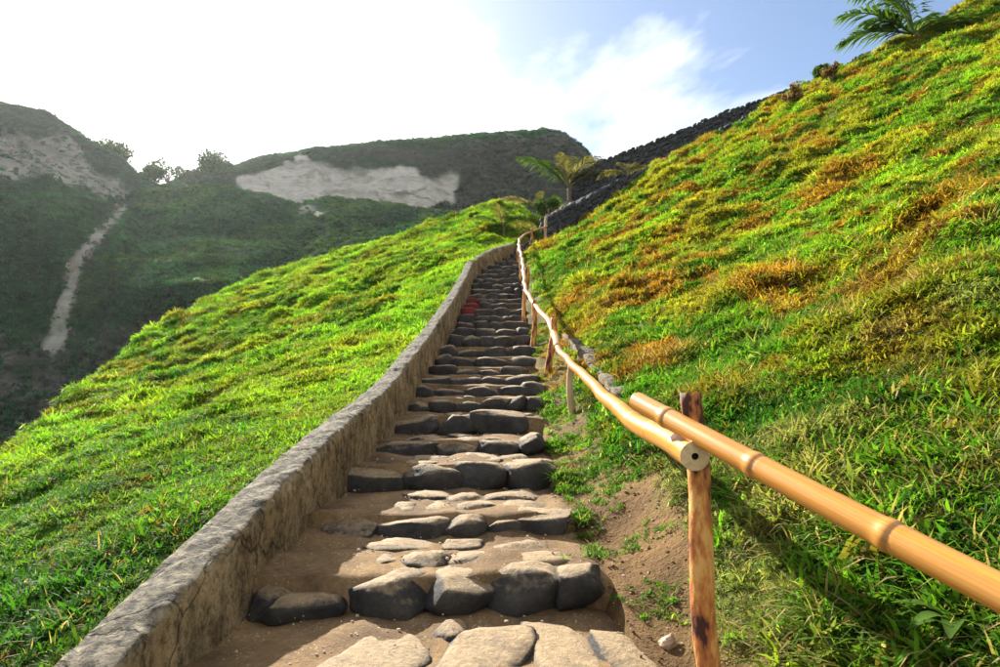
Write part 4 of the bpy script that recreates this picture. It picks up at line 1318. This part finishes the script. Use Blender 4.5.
shrub(ridge(214, 180, 146), 6.5, 3.4, 'rounded dark tree on the saddle between the far hills', M['tree'], 11, 2600, 0.45, 'ridge_tree', 'tree')
shrub(ridge(112, 160, 116), 4.0, 2.6, 'leaning tree on the shoulder of the left hill', M['tree'], 12, 1500, 0.35, 'ridge_tree', 'tree')
shrub(ridge(148, 181, 122), 4.2, 2.0, 'low bushy tree beside the top of the pale gully', M['tree'], 13, 1300, 0.35, 'ridge_tree', 'tree')
shrub(ridge(168, 182, 126), 2.4, 3.0, 'sparse half bare tree in the middle of the saddle', M['tree'], 14, 160, 0.3, 'ridge_tree', 'tree')
shrub(ridge(190, 181, 140), 3.2, 2.4, 'small bush at the foot of the rounded dark tree', M['tree'], 15, 900, 0.35, 'ridge_tree', 'tree')

# ------------------------------------------------------------------ loose stones and gravel
def loose(u, v, px, label, seed, mat='pebble'):
    p = hit(u, v, 1.5, 8)
    zz = max(float(H(p[0], p[1])), -9)
    w = px / FPX * p[1]
    vv, f = stone_mesh('rock', w, w * 0.85, w * 0.7, seed, 3.4, 12, 8, 0.12)
    o = mesh_obj('loose_rock', vv, f, M[mat], None, False)
    o.location = (p[0], p[1], zz + w * 0.18)
    o.rotation_euler = (0.2, 0.3 * math.sin(seed), seed)
    return tag(o, label, 'rock')
loose(668, 648, 22, 'angular tan rock lying on bare earth beside the near post', 5)
loose(606, 633, 11, 'small whitish rock on bare earth at the end of the lowest stones', 6)
loose(620, 640, 13, 'rounded pale rock on bare earth between lowest stones and post', 8)

base_v, base_f = stone_mesh('g', 1, 1, 0.7, 3, 3.0, 6, 4, 0.15)
def crumbs(name, count, wmin, wvar, mat, label, seed, spread):
    rr = np.random.default_rng(seed)
    V, Fc = [], []
    for _ in range(count):
        y = 1.6 + 6.0 * rr.uniform() ** 1.7
        ed = float(x_right(y))
        x = rr.uniform(ed - 0.05, ed + spread)
        w = wmin + wvar * rr.uniform() ** 3
        z = float(H(x, y))
        a = rr.uniform(0, 6.28)
        R_ = np.array([[math.cos(a), -math.sin(a), 0], [math.sin(a), math.cos(a), 0], [0, 0, 1]])
        v = (base_v * w * rr.uniform(0.7, 1.4, 3)) @ R_.T + np.array([x, y, z + w * 0.15])
        o0 = len(V); V.extend(v); Fc.extend(tuple(q + o0 for q in f) for f in base_f)
    return tag(mesh_obj(name, V, Fc, mat, None, False), label, 'gravel', kind='stuff')
crumbs('gravel', 1100, 0.003, 0.016, M['pebble'], 'loose pale gravel strewn over the bare shoulder of the path', 55, 0.55)
crumbs('earth_clods', 2200, 0.003, 0.018, M['clod'], 'crumbled brown clods of earth on the bare shoulder of the path', 56, 0.6)

rr = np.random.default_rng(58)
V, Fc = [], []
for _ in range(1300):
    y = 2.05 + 5.0 * rr.uniform() ** 1.6
    k = int(np.searchsorted(RY, y) - 1)
    t_ = (y - RY[k]) / (RY[k + 1] - RY[k])
    if t_ < 0.3: continue
    x = rr.uniform(float(x_wall(y)) + 0.03, float(x_right(y)))
    w = 0.003 + 0.016 * rr.uniform() ** 4
    v = base_v * w * rr.uniform(0.7, 1.4, 3) + np.array([x, y, RZ[k] - 0.006 + 0.05 * t_ + 0.2 * w])
    o0 = len(V); V.extend(v); Fc.extend(tuple(q + o0 for q in f) for f in base_f)
tag(mesh_obj('grit', V, Fc, M['pebble'], None, False), 'fine pale grit scattered over the earth treads', 'gravel', kind='stuff')

# ------------------------------------------------------------------ wayside plants
def leafy(u, v, r, n_, label, seed, col):
    rr = np.random.default_rng(seed)
    p = hit(u, v, 0.9, 12)
    p[2] = float(H(p[0], p[1]))
    root = tag(empty('broadleaf_plant', tuple(p)), label, 'plant')
    for i in range(n_):
        az = i * 2.4 + rr.uniform(-0.3, 0.3); L = r * rr.uniform(0.7, 1.1); w = L * 0.30; el = rr.uniform(0.35, 0.9)
        o_ = np.array([math.cos(az), math.sin(az), 0]); sd_ = np.array([-math.sin(az), math.cos(az), 0])
        V, Fc = [], []
        for a in np.linspace(0, 1, 7):
            c = np.array([0, 0, 0.02 + 0.10 * r]) + o_ * L * a * math.cos(el * (1 - 0.6 * a)) + np.array([0, 0, 1]) * L * (a * math.sin(el) - 0.55 * a * a)
            ww = w * 0.5 * math.sin(math.pi * min(0.06 + 0.92 * a, 1)) ** 0.8
            V += [c - sd_ * ww + np.array([0, 0, ww * 0.3]), c, c + sd_ * ww + np.array([0, 0, ww * 0.3])]
        for q in range(6):
            for e in range(2):
                Fc.append((q * 3 + e, q * 3 + e + 1, q * 3 + e + 4, q * 3 + e + 3))
        k = rr.uniform(0.8, 1.2)
        mesh_obj('leaf', V, Fc, M[col], root, True, {'shade': np.full((len(V), 3), k)})
    return root
leafy(958, 640, 0.15, 17, 'dark broad leaved plant in the shade under the bamboo rail', 1, 'shrub')
leafy(938, 408, 0.14, 8, 'pale broad leaved plant among long grass above the bamboo rail', 2, 'shrub')
leafy(775, 285, 0.24, 12, 'bright broad leaved plant among the rust patches of the right slope', 3, 'shrub')
p = hit(797, 548, 0.9, 8); p[2] = float(H(p[0], p[1]))
root = tag(empty('wild_flower', tuple(p)), 'small yellow wild flower in the grass below the bamboo rail', 'flower')
fz = 0.15
V, Fc = tube([(0, 0, -0.02), (0.008, -0.01, 0.07), (0, -0.03, fz)], 0.002, 5)
mesh_obj('stem', V, Fc, M['shrub'], root, True, {'shade': np.ones((len(V), 3))})
for i in range(7):
    a = i * 0.9; c = np.array([0, -0.03, fz]) + np.array([0.012 * math.cos(i * 2.2), 0.012 * math.sin(i * 2.2), 0.006 * i - 0.02])
    d1 = np.array([math.cos(a), math.sin(a), 0.35]) * 0.017; d2 = np.array([-math.sin(a), math.cos(a), 0]) * 0.007
    mesh_obj('petal', [c, c + d1 * 0.6 + d2, c + d1, c + d1 * 0.6 - d2], [(0, 1, 2, 3)], M['flower'], root, False, {'shade': np.ones((4, 3))})
vv, f = stone_mesh('rock', 0.20, 0.26, 0.22, 505, 3.0, 20, 14, 0.1)
o = mesh_obj('loose_rock', vv, f, M['basalt'], None, True)
o.location = (float(x_wall(2.95)) + 0.085, 2.98, RZ[4] - 0.13); o.rotation_euler = (0.2, 0.5, 0.3)
tag(o, 'dark angular rock leaning on the foot of the concrete parapet', 'rock')

# ------------------------------------------------------------------ haze in the air over the valley
ground_half = 700.0
hm = bpy.data.materials.new('thin_haze'); hm.use_nodes = True
hn = hm.node_tree.nodes; hn.clear()
ho = hn.new('ShaderNodeOutputMaterial'); hv = hn.new('ShaderNodeVolumePrincipled')
hv.inputs['Color'].default_value = (0.93, 0.96, 1.0, 1)
hv.inputs['Density'].default_value = 0.00008
hv.inputs['Anisotropy'].default_value = 0.68
hm.node_tree.links.new(hv.outputs[0], ho.inputs['Volume'])
b_ = 720.0
hb = [(x, y, z) for z in (-37.5, 75) for x, y in ((-b_, -b_), (b_, -b_), (b_, b_), (-b_, b_))]
haze = mesh_obj('haze', hb, [(3, 2, 1, 0), (4, 5, 6, 7), (0, 1, 5, 4), (1, 2, 6, 5), (2, 3, 7, 6), (3, 0, 4, 7)], hm, None, False)
tag(haze, kind='stuff')
